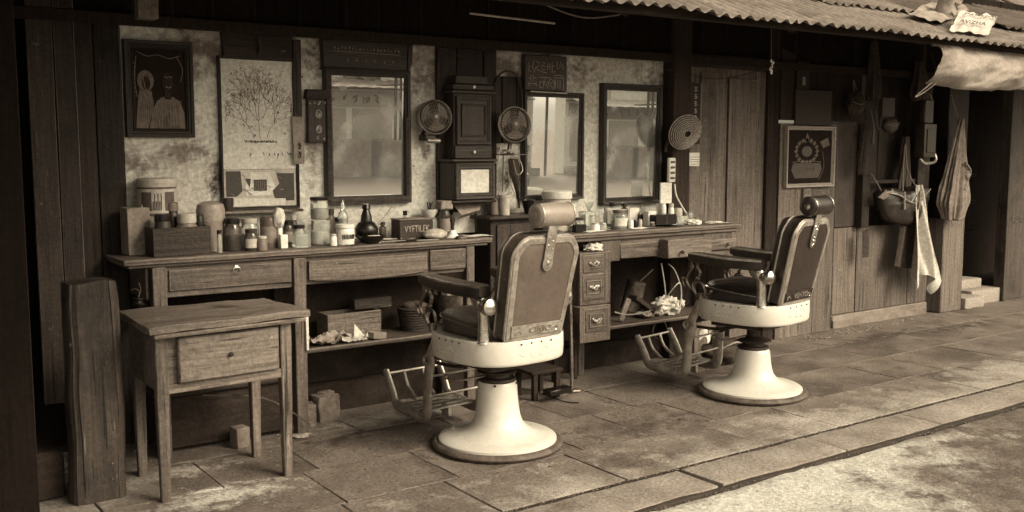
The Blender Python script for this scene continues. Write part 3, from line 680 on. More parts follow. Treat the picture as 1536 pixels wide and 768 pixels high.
        for i in range(sec+1):
            t=i/sec; y=-.185+t*.475
            wd=(.040+.015*math.sin(PI*min(1,t*1.15))) ; 
            if i==0 or i==sec: wd*=.82
            zt=.816+.012*t-.006*math.sin(PI*t); th=.054-.006*t
            if i==0 or i==sec: th*=.75; zt-=.004
            P=[]
            for dx,dz in ((-1,-.5),(-1,.28),(-.93,.42),(-.8,.5),(.8,.5),(.93,.42),(1,.28),(1,-.5),(.85,-.62),(-.85,-.62)):
                P.append(m.bm.verts.new((X+dx*wd,y,zt-th/2+dz*th)))
            rr.append(P)
        for i in range(sec):
            for k in range(10):
                f=m.bm.faces.new((rr[i][k],rr[i][(k+1)%10],rr[i+1][(k+1)%10],rr[i+1][k])); f.material_index=2 if k in (3,) else (1 if k in (1,2,4,5) else 0)
        m.bm.faces.new(rr[0][::-1]); m.bm.faces.new(rr[-1])
        m.build('armrest',[armm,IRON if pale else IRONL,lea if not pale else LEA],T,ang=30,**L)
        # cast scroll support at the front
        m=MB()
        def fl(path,r=.011,ry=.006,sm=5): m.tube([(X+dx,y,z) for dx,y,z in path],r,seg=8,smooth=sm,side=(1,0,0),ry=ry)
        fl([(0,.225,.555),(0,.262,.60),(0,.27,.645),(0,.238,.675),(0,.225,.71),(0,.245,.74),(0,.235,.775)])
        fl([(.004*sx,.262,.60),(.0,.30,.625),(0,.318,.66),(0,.30,.70),(0,.275,.735),(0,.285,.76),(0,.255,.778)],.009,.006)
        fl([(0,.20,.56),(0,.19,.60),(0,.205,.64),(0,.235,.655),(0,.262,.64)],.009,.006)
        fl([(0,.30,.625),(0,.33,.62),(0,.345,.65),(0,.332,.67)],.007,.005)
        fl([(0,.19,.60),(0,.165,.59),(0,.15,.605)],.008,.006)
        m.blob((X,.345,.665),.009,.011,.011); m.blob((X,.15,.607),.01,.012,.010); m.blob((X,.24,.672),.012,.014,.014); m.blob((X,.285,.735),.009,.012,.012)
        m.lathe([(0,0),(.02,0),(.016,.02),(.022,.035),(0,.04)],c=(X,.22,.553),seg=12)
        m.build('arm_bracket',IRON,T,**L)
    # backrest (local frame: x, h up the back, n = towards the rear)
    lean=math.radians(13)
    O=Vector((0,-.225,.560)); up=Vector((0,-math.sin(lean),math.cos(lean))); nr=Vector((0,-math.cos(lean),-math.sin(lean)))
    def BP(x,h,d=0): return O+Vector((x,0,0))+up*h+nr*d
    def outline(w0,w1,h0,h1,r0,r1,n=8):
        P=[]
        for cx,cy,r,s0 in ((w0-r0,h0+r0,r0,-90),(w1-r1,h1-r1,r1,0),(-w1+r1,h1-r1,r1,90),(-w0+r0,h0+r0,r0,180)):
            for k in range(n+1):
                a=math.radians(s0+90*k/n); P.append((cx+r*math.cos(a),cy+r*math.sin(a)))
        # crown the top edge
        return [(x,h+(.022*(1-(x/w1)**2) if h>h1-.02 else 0)) for x,h in P]
    ol=outline(.180,.202,0,.485,.03,.088)
    def ring(m,outs,mis):   # outs list of (scale/inset fn pts, d)
        R=[[m.bm.verts.new(BP(x,h,d)) for x,h in o] for o,d in outs]
        n=len(R[0])
        for i in range(len(R)-1):
            for k in range(n):
                f=m.bm.faces.new((R[i][k],R[i][(k+1)%n],R[i+1][(k+1)%n],R[i+1][k])); f.material_index=mis[i]
        return R
    def inset(o,q):
        cx,cy=0,.25
        out=[]
        n=len(o)
        for k in range(n):
            a=Vector((*o[k-1],0)); b=Vector((*o[(k+1)%n],0)); t=(b-a).normalized(); nrm=Vector((t.y,-t.x,0))
            out.append((o[k][0]-nrm.x*q,o[k][1]-nrm.y*q))
        return out
    # side shell with two rims
    m=MB()
    R=ring(m,[(inset(ol,.012),-.045),(inset(ol,.002),-.047),(ol,-.043),(inset(ol,.003),-.037),(inset(ol,.005),-.03),(inset(ol,.005),.012),(inset(ol,.003),.018),(ol,.025),(inset(ol,.003),.031),(inset(ol,.012),.033)],[1,1,1,0,0,0,1,1,1])
    m.bm.faces.new(R[0]); m.bm.faces.new(R[-1][::-1])
    ba=m.build('backrest',[lea if not pale else LEA,IRONL],T,ang=40,**L)
    # wide rear frame band
    m=MB()
    R=ring(m,[(inset(ol,.008),.033),(inset(ol,.011),.037),(inset(ol,.036),.039),(inset(ol,.038),.036),(inset(ol,.038),.030)],[0,0,0,0])
    m.build('rear_frame',[IRONL],ba,ang=30,**L)
    m=MB(); R=ring(m,[(inset(ol,.037),.034),(inset(ol,.05),.0365),(inset(ol,.066),.037)],[0,0]); m.bm.faces.new(R[-1][::-1]); m.build('rear_panel',panel,ba,**L)
    # cushion in front
    m=MB(); R=ring(m,[(inset(ol,.018),-.045),(inset(ol,.012),-.06),(inset(ol,.02),-.085),(inset(ol,.045),-.098),(inset(ol,.07),-.104)],[0]*4); m.bm.faces.new(R[-1]); m.build('back_cushion',lea,ba,ang=60,**L)
    # maker's band along the bottom: scrolls and worn letters
    m=MB()
    m.prism([BP(x,h,.040) for x,h in ((-.148,.030),(.148,.030),(.152,.085),(-.152,.085))],-nr,-.004,bev=.0015)
    nb=m.build('name_band',IRONL if pale else RUST,ba,**L)
    m=MB(); m.text('CINIO' if pale else 'VENTO',.042,BP(.02,.057,.0455),Vector((1,0,0)),up,th=.003,sx=1.15)
    for s2 in (-1,1):
        m.tube([BP(s2*.09,.045,.045),BP(s2*.11,.062,.045),BP(s2*.13,.05,.045),BP(s2*.118,.04,.045)],.0025,seg=5,smooth=4)
    m.build('raised_letters',CHR if pale else IRONL,nb,**L)
    # strap, medallion, headrest
    m=MB(); m.prism([BP(x,h,.041) for x,h in ((-.027,.385),(.027,.385),(.027,.56),(-.027,.56))],-nr,-.006,bev=.002); m.box(-.01,.01,-.01,.01,0,.001) if 0 else None
    st=m.build('headrest_strap',IRONL,ba,**L)
    m=MB(); pts=[BP(.030*math.cos(a),.375+.040*math.sin(a),.042) for a in [2*PI*k/24 for k in range(24)]]; m.prism(pts,-nr,-.006,bev=.002)
    for k in range(7): 
        a=2*PI*k/7; m.blob(BP(.014*math.cos(a),.375+.024*math.sin(a),.049),.004,.003,.006,seg=6)
    m.blob(BP(0,.375,.049),.008,.004,.011,seg=8)
    for k in range(4): m.blob(BP(.012*(-1)**k,.44+.018*k,.048),.006,.003,.008,seg=6)
    m.build('medallion',IRONL if pale else CHR,st,**L)
    hc=BP(0.012,.588-HD,.012)
    m=MB(); m.lathe([(0,-.104),(.030,-.104),(.046,-.100),(.052,-.092),(.053,-.05),(.054,0),(.053,.05),(.052,.092),(.046,.1),(.030,.104),(0,.104)],c=hc,seg=32,axis=(1,0,0)); hd=m.build('headrest',head,T,ang=50,**L)
    for s2 in (-1,1):
        m=MB(); m.lathe([(0,.1045),(.016,.1045),(.017,.108),(.006,.111),(0,.112)],c=hc,seg=16,axis=(s2,0,0))
        ctr=hc+Vector((s2*.092,0,0)); m.tube([ctr+Vector((0,.0530*math.cos(2*PI*k/32),.0530*math.sin(2*PI*k/32))) for k in range(32)],.0022,seg=5,closed=True)
        m.build('end_cap',IRONL if pale else CHR,hd,**L)
    # footrest
    def J(s2,far=False):
        X=.168*s2
        m=MB()
        pts=[(.262,.545),(.285,.47),(.312,.415),(.300,.385),(.322,.345),(.338,.27),(.340,.17),(.352,.108),(.395,.088),(.50,.092),(.600,.102),(.632,.122),(.655,.170),(.712,.268)]
        m.tube([(X,y,z) for y,z in pts],[.010,.014,.016,.013,.019,.018,.018,.019,.018,.017,.017,.016,.015,.013],seg=10,smooth=5,side=(1,0,0),ry=.0175)
        m.tube([(X-.013*s2*-1,y+.0,z) for y,z in pts[4:9]],.005,seg=6,smooth=4)
        m.tube([(X,.318,.40),(X,.35,.405),(X,.37,.385),(X,.355,.36),(X,.33,.35)],.008,seg=6,smooth=4)
        m.blob((X,.712,.264),.016,.014,.012)
        m.build('footrest_iron',IRONL,T,**L)
    J(-1); J(1)
    m=MB()
    m.tube([(-.168,.706,.252),(.168,.706,.252)],.007,seg=8)
    m.tube([(-.06,.704,.25),(-.06,.67,.18),(-.06,.60,.13)],.009,seg=8,smooth=3); m.tube([(.06,.704,.25),(.06,.67,.18),(.06,.60,.13)],.009,seg=8,smooth=3)
    m.build('footrest_bar',IRONL,T,**L)
    for zz,rr_ in ((.20,.007),(.30,.006)):
        m=MB(); m.tube([(-.168,.335,zz),(.168,.335,zz)],rr_,seg=8); m.build('cross_rod',IRONL,T,**L)
    m=MB()
    for y in (.40,.455,.51,.565): m.box(-.158,.158,y-.021,y+.021,.108,.118,bev=.003,rot=RotZ(rnd(-1,1)))
    m.tube([(-.14,.44,.135),(-.05,.47,.15),(.05,.44,.14),(.15,.48,.135)],.007,seg=6,smooth=4)
    m.box(-.012,.012,.38,.44,.06,.12,bev=.003); 
    m.build('foot_plate',IRONL,T,**L)
    m=MB(); m.box(-.15,.15,.30,.335,.395,.43,bev=.005); m.tube([(.12,.02,.41),(.14,.2,.36),(.16,.33,.30)],.009,seg=8,smooth=3); m.tube([(-.12,.02,.41),(-.14,.15,.38),(-.16,.31,.38)],.009,seg=8,smooth=3); m.box(-.17,.17,-.16,.18,.405,.434,bev=.004)
    m.build('under_frame',RUST,T,**L)
    return T
HEADP=mat('pale_worn_leather',.19,.27,grit=.12,scale=(6,6,6),rough=.38,bump=.08,stain=[(.2,.6,5)],spk=.08,spsc=20,spth=.72)
ch1=make_chair('white enamel barber chair with pale headrest and plain faded back panel, the nearer one',(2.676,3.90,0),math.radians(5),LEA,LEAB,HEADP,LEAD,True,.318)
ch2=make_chair('white enamel barber chair with glossy black headrest and dark back, by the plank door',(4.465,3.885,0),math.radians(10.5),LEAD,PANELD,LEAD,LEAD,False,.268,.022)
for o in list(COL.objects):
    pass

# ================= FURNITURE =================
def legm(x,y,h,w=.045,tap=.72,mt='table',dy=None):
    m=MB(); vs=m.box(x-w/2,x+w/2,y-w/2,y+w/2,0,h,bev=.004,cuts=6,jit=.0012,emi=1)
    for v in vs:
        k=tap+(1-tap)*min(1,v.co.z/(h*.8)); v.co.x=x+(v.co.x-x)*k; v.co.y=y+(v.co.y-y)*k
    return m
# small side table
t=thing('side_table','small worn wooden table with one wide drawer standing at front left','table',(1.43,4.2,0))
ZT=.73
m=MB()
vs=m.box(0,1,0,1,ZT-.032,ZT,bev=0)
m.bm.free(); m=MB()
vs=m.box(-.5,.5,-.5,.5,ZT-.030,ZT,bev=.008,cuts=22,jit=0,seg=2,emi=1)
cr=[Vector((1.075,3.955)),Vector((1.775,4.015)),Vector((1.742,4.46)),Vector((1.085,4.48))]
for v in vs:
    u,w_=v.co.x+.5,v.co.y+.5
    p=cr[0]*(1-u)*(1-w_)+cr[1]*u*(1-w_)+cr[2]*u*w_+cr[3]*(1-u)*w_
    q=Vector((p.x,p.y,v.co.z)); n=noise.noise_vector(q*5)*.004+noise.noise_vector(q*50)*.0018
    edge=min(u,1-u,w_,1-w_); n*= (1.3 if edge<.02 else .6)
    v.co=q+n
m.build('tabletop',[W('table','x'),W('worn','x')],t)
LG=[(1.137,4.035),(1.672,4.065),(1.66,4.40),(1.15,4.42)]
for x,y in LG: legm(x,y,ZT-.032,.050,.70).build('leg',[W('table','z'),W('worn','z')],t)
m=MB(); z0,z1=.462,ZT-.032
m.box(1.15,1.67,4.028,4.05,z1-.025,z1,bev=.003,emi=1,rot=RotZ(3.2)); m.box(1.15,1.67,4.033,4.055,z0-.02,z0+.018,bev=.003,emi=1,rot=RotZ(3.2)); m.box(1.155,1.205,4.036,4.052,z0,z1,bev=.002); m.box(1.632,1.655,4.062,4.074,z0,z1,bev=.002); m.box(1.16,1.65,4.078,4.086,z0,z1,bev=.001); m.box(1.112,1.135,4.06,4.40,z0,z1,bev=.003); m.box(1.665,1.685,4.08,4.39,z0,z1,bev=.003); m.box(1.16,1.65,4.40,4.42,z0,z1,bev=.003)
m.build('apron',[W('table','x'),W('worn','x')],t)
m=MB(); m.box(1.095,1.755,3.985,4.02,z1-.018,z1-.001,bev=.004,emi=1,rot=RotZ(5)); m.build('moulding',[W('table','x'),W('worn','x')],t)
m=MB(); m.box(1.20,1.635,4.016,4.045,z0+.020,z1-.030,bev=.006,emi=1,rot=RotZ(3.2),cuts=6,jit=.001)
dr=m.build('drawer',[W('worn','x'),W('table','x')],t)
m=MB(); m.lathe([(0,0),(.006,0),(.005,.008),(.010,.014),(.009,.020),(0,.023)],c=(1.415,4.017,.578),seg=14,axis=(0,-1,0)); m.build('knob',RUST,dr)
# tiny inkpot with wire
p=onZ(208,458,ZT)
t=thing('small_pot','tiny black pot with a curled wire on the side table corner','pot',p)
m=MB(); m.lathe([(0,0),(.024,0),(.026,.004),(.02,.010),(.019,.022),(.025,.028),(.025,.034),(.012,.036),(0,.034)],c=p,seg=20); m.build('pot_body',BLK,t)
m=MB(); m.tube([p+Vector((0,0,.034)),p+Vector((.005,0,.06)),p+Vector((-.012,0,.075)),p+Vector((-.03,0,.07))],.0013,seg=5,smooth=4); m.tube([p+Vector((0,0,.034)),p+Vector((.012,0,.07)),p+Vector((.004,0,.1))],.0013,seg=5,smooth=4); m.build('wire',IRON,t)

# tall stump post
m=MB(); 
pl,pr=onY(106,600,4.18),onY(188,600,4.18)
zt=onY(146,423,4.2).z
N=54; lv=30; rg=[]
for i in range(lv+1):
    z=zt*i/lv; row=[]
    k=1-.010*max(0,(i-lv+3))**1.6 if i>lv-3 else 1
    for j in range(N):
        a=2*PI*j/N; f=lambda v:math.copysign(abs(v)**.45,v)
        x=(pl.x+pr.x)/2+f(math.cos(a))*(pr.x-pl.x)/2*k; y=4.25+f(math.sin(a))*.07*k
        n=noise.noise(Vector((x*30,y*30,z*1.5)))*.010+noise.noise(Vector((x*6,y*6,z*4)))*.012
        n-=.008*max(0,1-abs(math.sin(j*1.7+.2*math.sin(z*4))-0.9)*7)
        row.append(m.bm.verts.new((x+n,y+n*.8,z+(.015*noise.noise(Vector((x*9,y*9,1))) if i>lv-4 else 0))))
    rg.append(row)
for i in range(lv):
    for j in range(N): m.bm.faces.new((rg[i][j],rg[i][(j+1)%N],rg[i+1][(j+1)%N],rg[i+1][j]))
m.bm.faces.new(rg[-1][::-1]); m.bm.faces.new(rg[0])
m.build('stump_post',W('grey','z'),label='thick chest-high timber stump with a rounded top beside the side table',cat='post')
# dark crate added to blacken the shaded foot of the planks, far left
m=MB(); q=onZ(60,700)
m.box(.50,.80,4.30,4.60,0,.20,bev=.01,rot=RotZ(8),cuts=3,jit=.003); m.build('dark_crate',W('soot','x'),label='black crate added to darken the foot of the far left boards',cat='crate')

# ----- dresser one -----
FY=4.60
t=thing('dresser','long left dresser with curved middle drawer, crowded with jars and canisters','dresser',(2.13,4.77,0))
m=MB(); m.box(1.15,3.115,FY-.02,4.93,.905,.931,bev=.008,cuts=26,jit=.003,emi=1,seg=2); m.build('top',[W('dress','x'),W('worn','x')],t)
m=MB(); m.box(1.17,3.09,FY-.006,4.92,.888,.904,bev=.005,cuts=10,jit=.001); m.build('moulding',W('dress','x'),t)
X1=[onY(p,420,FY).x for p in (228,250,440,459,700,712)]
for (a,b) in ((X1[0],X1[1]),(X1[2],X1[3]),(X1[4],X1[5])):
    x=(a+b)/2; legm(x,FY+.022,.888,(b-a)*.95,.9).build('leg',[W('dress','z'),W('worn','z')],t); legm(x,4.90,.888,.045,.9).build('leg',[W('dark','z'),W('dark','z')],t)
def rectY(x0,y0,x1,y1,Y): return WR(x0,y0,x1,y1,Y)
m=MB(); m.box(X1[1],X1[2],FY+.012,FY+.03,.745,.888,bev=.003,emi=1); m.box(X1[3],X1[4],FY+.02,FY+.035,.75,.888,bev=.003,emi=1); m.box(X1[0]-.02,X1[0]-.005,FY+.03,4.9,.74,.888,bev=.002); m.box(X1[5]-.015,X1[5],FY+.04,4.9,.74,.888,bev=.002); m.build('rail',[W('dress','x'),W('worn','x')],t)
m=MB(); m.box(X1[1]+.012,X1[2]-.01,FY+.0,FY+.02,.775,.872,bev=.006,emi=1,seg=2,cuts=6,jit=.001); dr=m.build('drawer',[W('dress','x'),W('worn','x')],t)
q=onY(354,401,FY); m=MB(); m.lathe([(0,0),(.012,0),(.010,.004),(.004,.006),(.004,.012),(0,.014)],c=(q.x,FY,q.z),seg=12,axis=(0,-1,0)); m.tube([(q.x+.017*math.sin(a),FY-.010,q.z-.012-.016*math.cos(a)) for a in [2*PI*k/16 for k in range(16)]],.0022,seg=5,closed=True); m.build('ring_pull',CHR,dr)
xa_,xb_=onY(462,395,FY).x+.005,onY(640,395,FY).x
m=MB(); n=20; top=[]; 
pts=[(xb_,.868),(xa_,.868)]+[(xa_+(xb_-xa_)*k/n,.776-.018*math.sin(PI*k/n)**.7+(0.0)) for k in range(n+1)]
m.prism([(x,FY-.004,z) for x,z in pts],(0,1,0),.024,bev=.003,emi=1); m.build('curved_drawer',[W('dress','x'),W('worn','x')],t)
m=MB(); m.box(onY(646,385,FY).x,X1[4]-.004,FY+.0,FY+.019,.772,.880,bev=.004,emi=1); m.build('drawer',[W('dress','x'),W('worn','x')],t)
m=MB(); m.box(X1[3]-.03,onY(650,518,FY).x+.25,FY+.01,4.90,.405,.428,bev=.006,cuts=12,jit=.003,emi=1); m.build('shelf',[W('dress','x'),W('worn','x')],t)
# chest beneath left half
t=thing('storage_chest','dark battered chest with light scratches on the ground behind the side table','chest',(1.60,4.78,0))
m=MB(); m.box(1.30,1.93,4.66,4.90,0.02,.27,bev=.008,cuts=8,jit=.003); m.build('chest_body',W('soot','x'),t)
m=MB(); m.box(1.28,1.95,4.64,4.92,.272,.30,bev=.008,cuts=8,jit=.003,emi=1,rot=RotX(1)); m.build('lid',[W('dark','x'),W('post','x')],t)
q=onZ(357,668); m=MB(); m.box(q.x-.035,q.x+.035,4.55,4.62,0,.10,bev=.004,rot=RotZ(10)); m.build('paint_tin',CRM if 0 else MIDP,label='small square tin on the ground in front of the dark chest',cat='tin')
m=MB(); m.tube([(1.45,4.5,.30),(1.75,4.5,.24),(2.0,4.56,.06)],.004,seg=5,smooth=5); m.build('bent_wire',IRON,label='thin bent wire hanging behind the side table legs',cat='wire')

# ----- dresser two -----
GY=4.55
t=thing('dresser','right dresser with a protruding knobbed drawer, holding labelled jars and a black box','dresser',(4.4,4.75,0))
xl=3.46; xr=onY(1108,346,GY).x
m=MB(); m.box(xl,xr,GY-.02,4.93,.900,.925,bev=.007,cuts=24,jit=.003,emi=1,seg=2); m.build('top',[W('dress','x'),W('worn','x')],t)
m=MB(); m.box(xl+.01,xr-.015,GY-.004,4.92,.875,.899,bev=.004,cuts=8,jit=.001); m.build('moulding',[W('dress','x')],t)
def X2(p,y=370): return onY(p,y,GY).x
m=MB(); m.box(X2(904),X2(932),GY+.01,GY+.04,.745,.874,bev=.004,emi=1); m.build('panel',[W('dress','z'),W('worn','z')],t)
m=MB(); m.box(X2(932)+.004,X2(990),GY+.008,GY+.035,.755,.845,bev=.004,emi=1,cuts=5,jit=.001); m.box(X2(932)+.002,X2(1060),GY+.016,GY+.04,.84,.874,bev=.002,emi=1); m.build('drawer',[W('dress','x'),W('worn','x')],t)
m=MB(); m.box(X2(992),X2(1055),GY-.075,GY+.25,.742,.860,bev=.005,emi=1,cuts=5,jit=.0015,rot=RotZ(-2)); dr=m.build('open_drawer',[W('table','x'),W('worn','x')],t)
q=onY(1022,378,GY-.08); m=MB(); m.lathe([(0,0),(.007,0),(.006,.008),(.013,.016),(.011,.022),(0,.025)],c=(q.x,GY-.078,q.z),seg=14,axis=(0,-1,0)); m.build('knob',RUST,dr)
m=MB(); m.box(X2(1058),xr-.03,GY+.012,GY+.04,.70,.874,bev=.003,emi=1); m.build('panel',[W('dress','z'),W('worn','z')],t)
for k in range(2):
    m=MB(); z=.80-.078*k; m.box(X2(1063),xr-.05,GY-.006-.02*(1-k),GY+.02,z-.036,z+.034,bev=.004,emi=1,rot=RotZ(-1.5*(1-k))); dr=m.build('drawer',[W('table','x'),W('worn','x')],t)
    m=MB(); m.lathe([(0,0),(.005,0),(.005,.008),(.010,.013),(.008,.019),(0,.02)],c=(X2(1086),GY-.008-.02*(1-k),z),seg=12,axis=(0,-1,0)); m.build('knob',IRON,dr)
for x,y in ((xr-.035,GY+.03),(xr-.035,4.9),(xl+.03,4.9),(X2(918),4.85)): legm(x,y,.875,.05,.9).build('leg',[W('dress','z'),W('worn','z')],t)
m=MB(); m.box(xr-.055,xr-.03,GY+.04,4.88,.30,.87,bev=.003); m.build('side_panel',W('dress','z'),t)
m=MB(); m.box(X2(905),xr-.04,GY+.02,4.90,.325,.345,bev=.005,cuts=12,jit=.003,emi=1); m.build('shelf',[W('dress','x'),W('worn','x')],t)
q=onZ(858,590)
m=MB(); q2=onY(856,515,q.y); m.tube([(q2.x,q.y+.02,.86),(q.x,q.y+.01,.3),(q.x,q.y,.012)],.011,seg=8); m.tube([(q.x,q.y,.012),(q.x+.05,q.y-.01,.010)],.010,seg=8); m.build('iron_leg',IRON,t)
# small chest of drawers
t=thing('drawer_chest','narrow chest of small drawers with carved pulls, right behind the nearer barber chair','chest of drawers',(3.83,4.6,0))
cy=4.50
def X3(p,y=430,Y=cy): return onY(p,y,Y).x
zA,zB,zC=onY(895,379,cy).z,onY(893,457,cy).z,onY(890,512,cy).z
m=MB(); m.box(X3(872),X3(918),cy+.012,4.82,zB,zA,bev=.003,emi=1); m.box(X3(868),X3(914),cy-.015,4.82,zC,zB-.003,bev=.003,emi=1); m.build('carcass',[W('dress','z'),W('worn','z')],t)
for k,(ya,yb,Yf) in enumerate(((382,408,cy+.006),(411,450,cy+.006),(463,498,cy-.022))):
    z1_,z0_=onY(893,ya,Yf).z,onY(893,yb,Yf).z
    m=MB(); m.box(X3(876),X3(907 if k<2 else 910),Yf,Yf+.02,z0_,z1_,bev=.003,emi=1); dr=m.build('drawer',[W('dress','x'),W('worn','x')],t)
    zc=(z0_+z1_)/2; xc=(X3(876)+X3(907))/2
    if k: 
        m=MB()
        for a,b,c,d in ((-.055,.055,.035,.041),(-.055,.055,-.041,-.035),(-.055,-.049,-.035,.035),(.049,.055,-.035,.035)): m.box(xc+a,xc+b,Yf-.006,Yf,zc+c,zc+d,bev=.0015)
        m.build('frame_moulding',W('worn','x'),dr)
    m=MB()
    for j in range(5): m.blob((xc-.03+.015*j,Yf-.006,zc+rnd(-.01,.01)),.010,.006,.009,seg=8,amp=.2)
    m.tube([(xc-.032,Yf-.004,zc+.005),(xc,Yf-.02,zc-.012),(xc+.032,Yf-.004,zc+.005)],.003,seg=6,smooth=4); m.build('pull',IRONL,dr)
m=MB()
for x in (X3(872)+.02,X3(912)-.03): m.box(x-.015,x+.015,4.76,4.79,0,zC,bev=.002)
m.build('rear_legs',W('dark','z'),t)
# cabinet behind the chair
t=thing('wall_cabinet','low dark cabinet half hidden behind the nearer chair, with cups on its top','cabinet',(3.35,4.85,0))
cx0,cx1=onY(737,340,4.75).x,onY(803,340,4.75).x; cz=onY(770,322,4.8).z
m=MB(); m.box(cx0,cx1,4.76,4.945,.5,cz-.02,bev=.004); m.build('carcass',W('dark','z'),t)
m=MB(); m.box(cx0-.03,cx1+.06,4.72,4.95,cz-.019,cz,bev=.004,cuts=5,jit=.002,emi=1); m.build('top',[W('case','x'),W('post','x')],t)
m=MB(); m.box(cx0+.04,cx1-.04,4.745,4.76,.55,cz-.05,bev=.004); m.build('door',W('post','z'),t)

# ================= THINGS ON THE WALL =================
def framepart(T,x0,x1,z0,z1,Y,bw,mats,name='frame',prof=None,depth=.035,jit=.0012):
    """mitred picture frame swept round the rectangle; Y is the wall side"""
    m=MB()
    prof=prof or [(0,0),(0,.8),(.12,1),(.45,.92),(.55,.72),(.8,.75),(.88,.55),(1,.5),(1,.1)]
    R=[]
    for a,d in prof:
        i=a*bw; ring=[]
        cs=[(x0+i,z0+i),(x1-i,z0+i),(x1-i,z1-i),(x0+i,z1-i)]
        for k in range(4):
            A,B=cs[k],cs[(k+1)%4]
            for q in range(8):
                t=q/8; p=Vector((A[0]+(B[0]-A[0])*t,Y-d*depth,A[1]+(B[1]-A[1])*t)); p+=noise.noise_vector(p*25)*jit
                ring.append(m.bm.verts.new(p))
        R.append(ring)
    n=len(R[0])
    for i in range(len(R)-1):
        for k in range(n):
            f=m.bm.faces.new((R[i][k],R[i][(k+1)%n],R[i+1][(k+1)%n],R[i+1][k])); f.material_index=1 if i in (1,3) else 0
    return m.build(name,mats,T,ang=25)
FR=[W('frame','x'),W('case','x')]
def pane(T,name,x0,x1,z0,z1,Y,M_,th=.004):
    m=MB(); m.box(x0,x1,Y-th,Y,z0,z1,bev=0); return m.build(name,M_,T)
def poly(m,pts,x0,x1,z0,z1,Y,th=.0015,mi=0):
    m.prism([(x0+(x1-x0)*u,Y,z0+(z1-z0)*v) for u,v in pts],(0,-1,0),th,mi=mi)
def lines(m,pts,x0,x1,z0,z1,Y,w=.0012,sm=3,mi=0):
    m.tube([(x0+(x1-x0)*u,Y,z0+(z1-z0)*v) for u,v in pts],w,seg=5,smooth=sm if len(pts)>2 else 0,mi=mi)
NAIL=[]
# framed portrait, far left
x0,x1,z0,z1=WR(187,61,291,206,4.93)
t=thing('framed_portrait','dark framed portrait of a robed figure, high on the wall at left','picture',((x0+x1)/2,WY,z0))
framepart(t,x0,x1,z0,z1,WY,.035,FR)
PDK=flat('print_dark',.022,.95,spec=.08,spk=.12,spsc=45,spth=.7)
pane(t,'picture_ground',x0+.03,x1-.03,z0+.03,z1-.03,WY-.006,PDK)
a,b,c,d=x0+.035,x1-.035,z0+.035,z1-.035; Y=WY-.011
def ell(cu,cv,ru,rv,n=20): return [(cu+ru*math.cos(2*PI*k/n),cv+rv*math.sin(2*PI*k/n)) for k in range(n)]
PF=flat('print_figure',.17,.95,spec=.1,stain=.07,stth=.54,stsc=16)
m=MB(); poly(m,[(.30,.02),(.97,.02),(.96,.22),(.88,.36),(.76,.41),(.58,.41),(.46,.36),(.38,.24)],a,b,c,d,Y); poly(m,ell(.26,.60,.15,.13),a,b,c,d,Y); poly(m,[(.06,.02),(.28,.02),(.40,.3),(.36,.48),(.14,.48),(.10,.3)],a,b,c,d,Y-.0005); m.build('painted_figures',PF,t)
m=MB(); poly(m,ell(.66,.58,.10,.135),a,b,c,d,Y-.002); poly(m,[(.60,.38),(.73,.38),(.72,.48),(.61,.48)],a,b,c,d,Y-.0018); poly(m,ell(.27,.57,.075,.08),a,b,c,d,Y-.002); poly(m,[(.02,.02),(.07,.02),(.06,.95),(.02,.95)],a,b,c,d,Y-.001); m.build('painted_faces',flat('print_face',.035,.95,spec=.1,stain=.12,stth=.56,stsc=22),t)
m=MB()
for k in range(9): lines(m,[(.42+.055*k,.03),(.44+.05*k,.16+rnd(0,.1)),(.50+.04*k,.30+rnd(-.03,.06))],a,b,c,d,Y-.0045,.0013)
for k in range(7): lines(m,[(.14+.03*k,.5-.03*k),(.2+.03*k,.36),(.16+.04*k,.12)],a,b,c,d,Y-.0045,.0013)
for k in range(9): lines(m,[(.04+rnd(0,.03),.4+.05*k),(.07,.42+.05*k)],a,b,c,d,Y-.003,.0013,sm=0)
for pts in ([(.42,.25),(.46,.12),(.5,.03)],[(.52,.40),(.6,.28),(.76,.2),(.86,.28),(.9,.36)],[(.40,.22),(.30,.40),(.22,.60),(.24,.7),(.36,.66)],[(.58,.36),(.66,.1),(.7,.03)],[(.12,.95),(.3,.9),(.5,.92),(.7,.88),(.9,.92)],[(.85,.9),(.95,.75),(.9,.6)],[(.1,.9),(.06,.6),(.1,.4)],[(.60,.66),(.66,.645),(.68,.66)],[(.70,.66),(.75,.65)],[(.62,.54),(.68,.52),(.73,.54)],[(.2,.3),(.26,.2),(.22,.1)]): lines(m,pts,a,b,c,d,Y-.004,.0016)
m.build('brush_lines',PAPERM,t)
# tree-drawing wall mirror/poster
x0,x1,z0,z1=WR(331,88,447,314,4.94)
t=thing('poster_board','tall framed board with pale tree drawing above and dark collage below','poster board',((x0+x1)/2,WY,z0))
framepart(t,x0-.004,x1,z0,z1+.006,WY,.014,[W('frame','z'),W('case','z')],depth=.03)
zm=z0+(z1-z0)*.43; zc_=z0+(z1-z0)*.27
pane(t,'drawing_sheet',x0+.012,x1-.012,zc_,z1-.006,WY-.01,PAPER)
pane(t,'collage_sheet',x0+.012,x1-.012,z0+.012,zc_-.002,WY-.009,CRM)
m=MB(); a,b,c,d=x0+.02,x1-.02,zm,z1-.02
random.seed(5)
def branch(p,ang,L,dep):
    q=(p[0]+L*math.cos(ang),p[1]+L*math.sin(ang)*.8)
    q=(min(.97,max(.03,q[0])),min(.98,max(.05,q[1])))
    mid=((p[0]+q[0])/2+rnd(-.02,.02),(p[1]+q[1])/2+rnd(-.02,.02))
    lines(m,[p,mid,q],a,b,c,d,WY-.0145,.0011 if dep<3 else .0008)
    if dep<5:
        for s2 in (-1,1,rnd(-.4,.4)) if dep<3 else (-1,1): branch(q,ang+s2*rnd(.3,.65),L*rnd(.66,.86),dep+1)
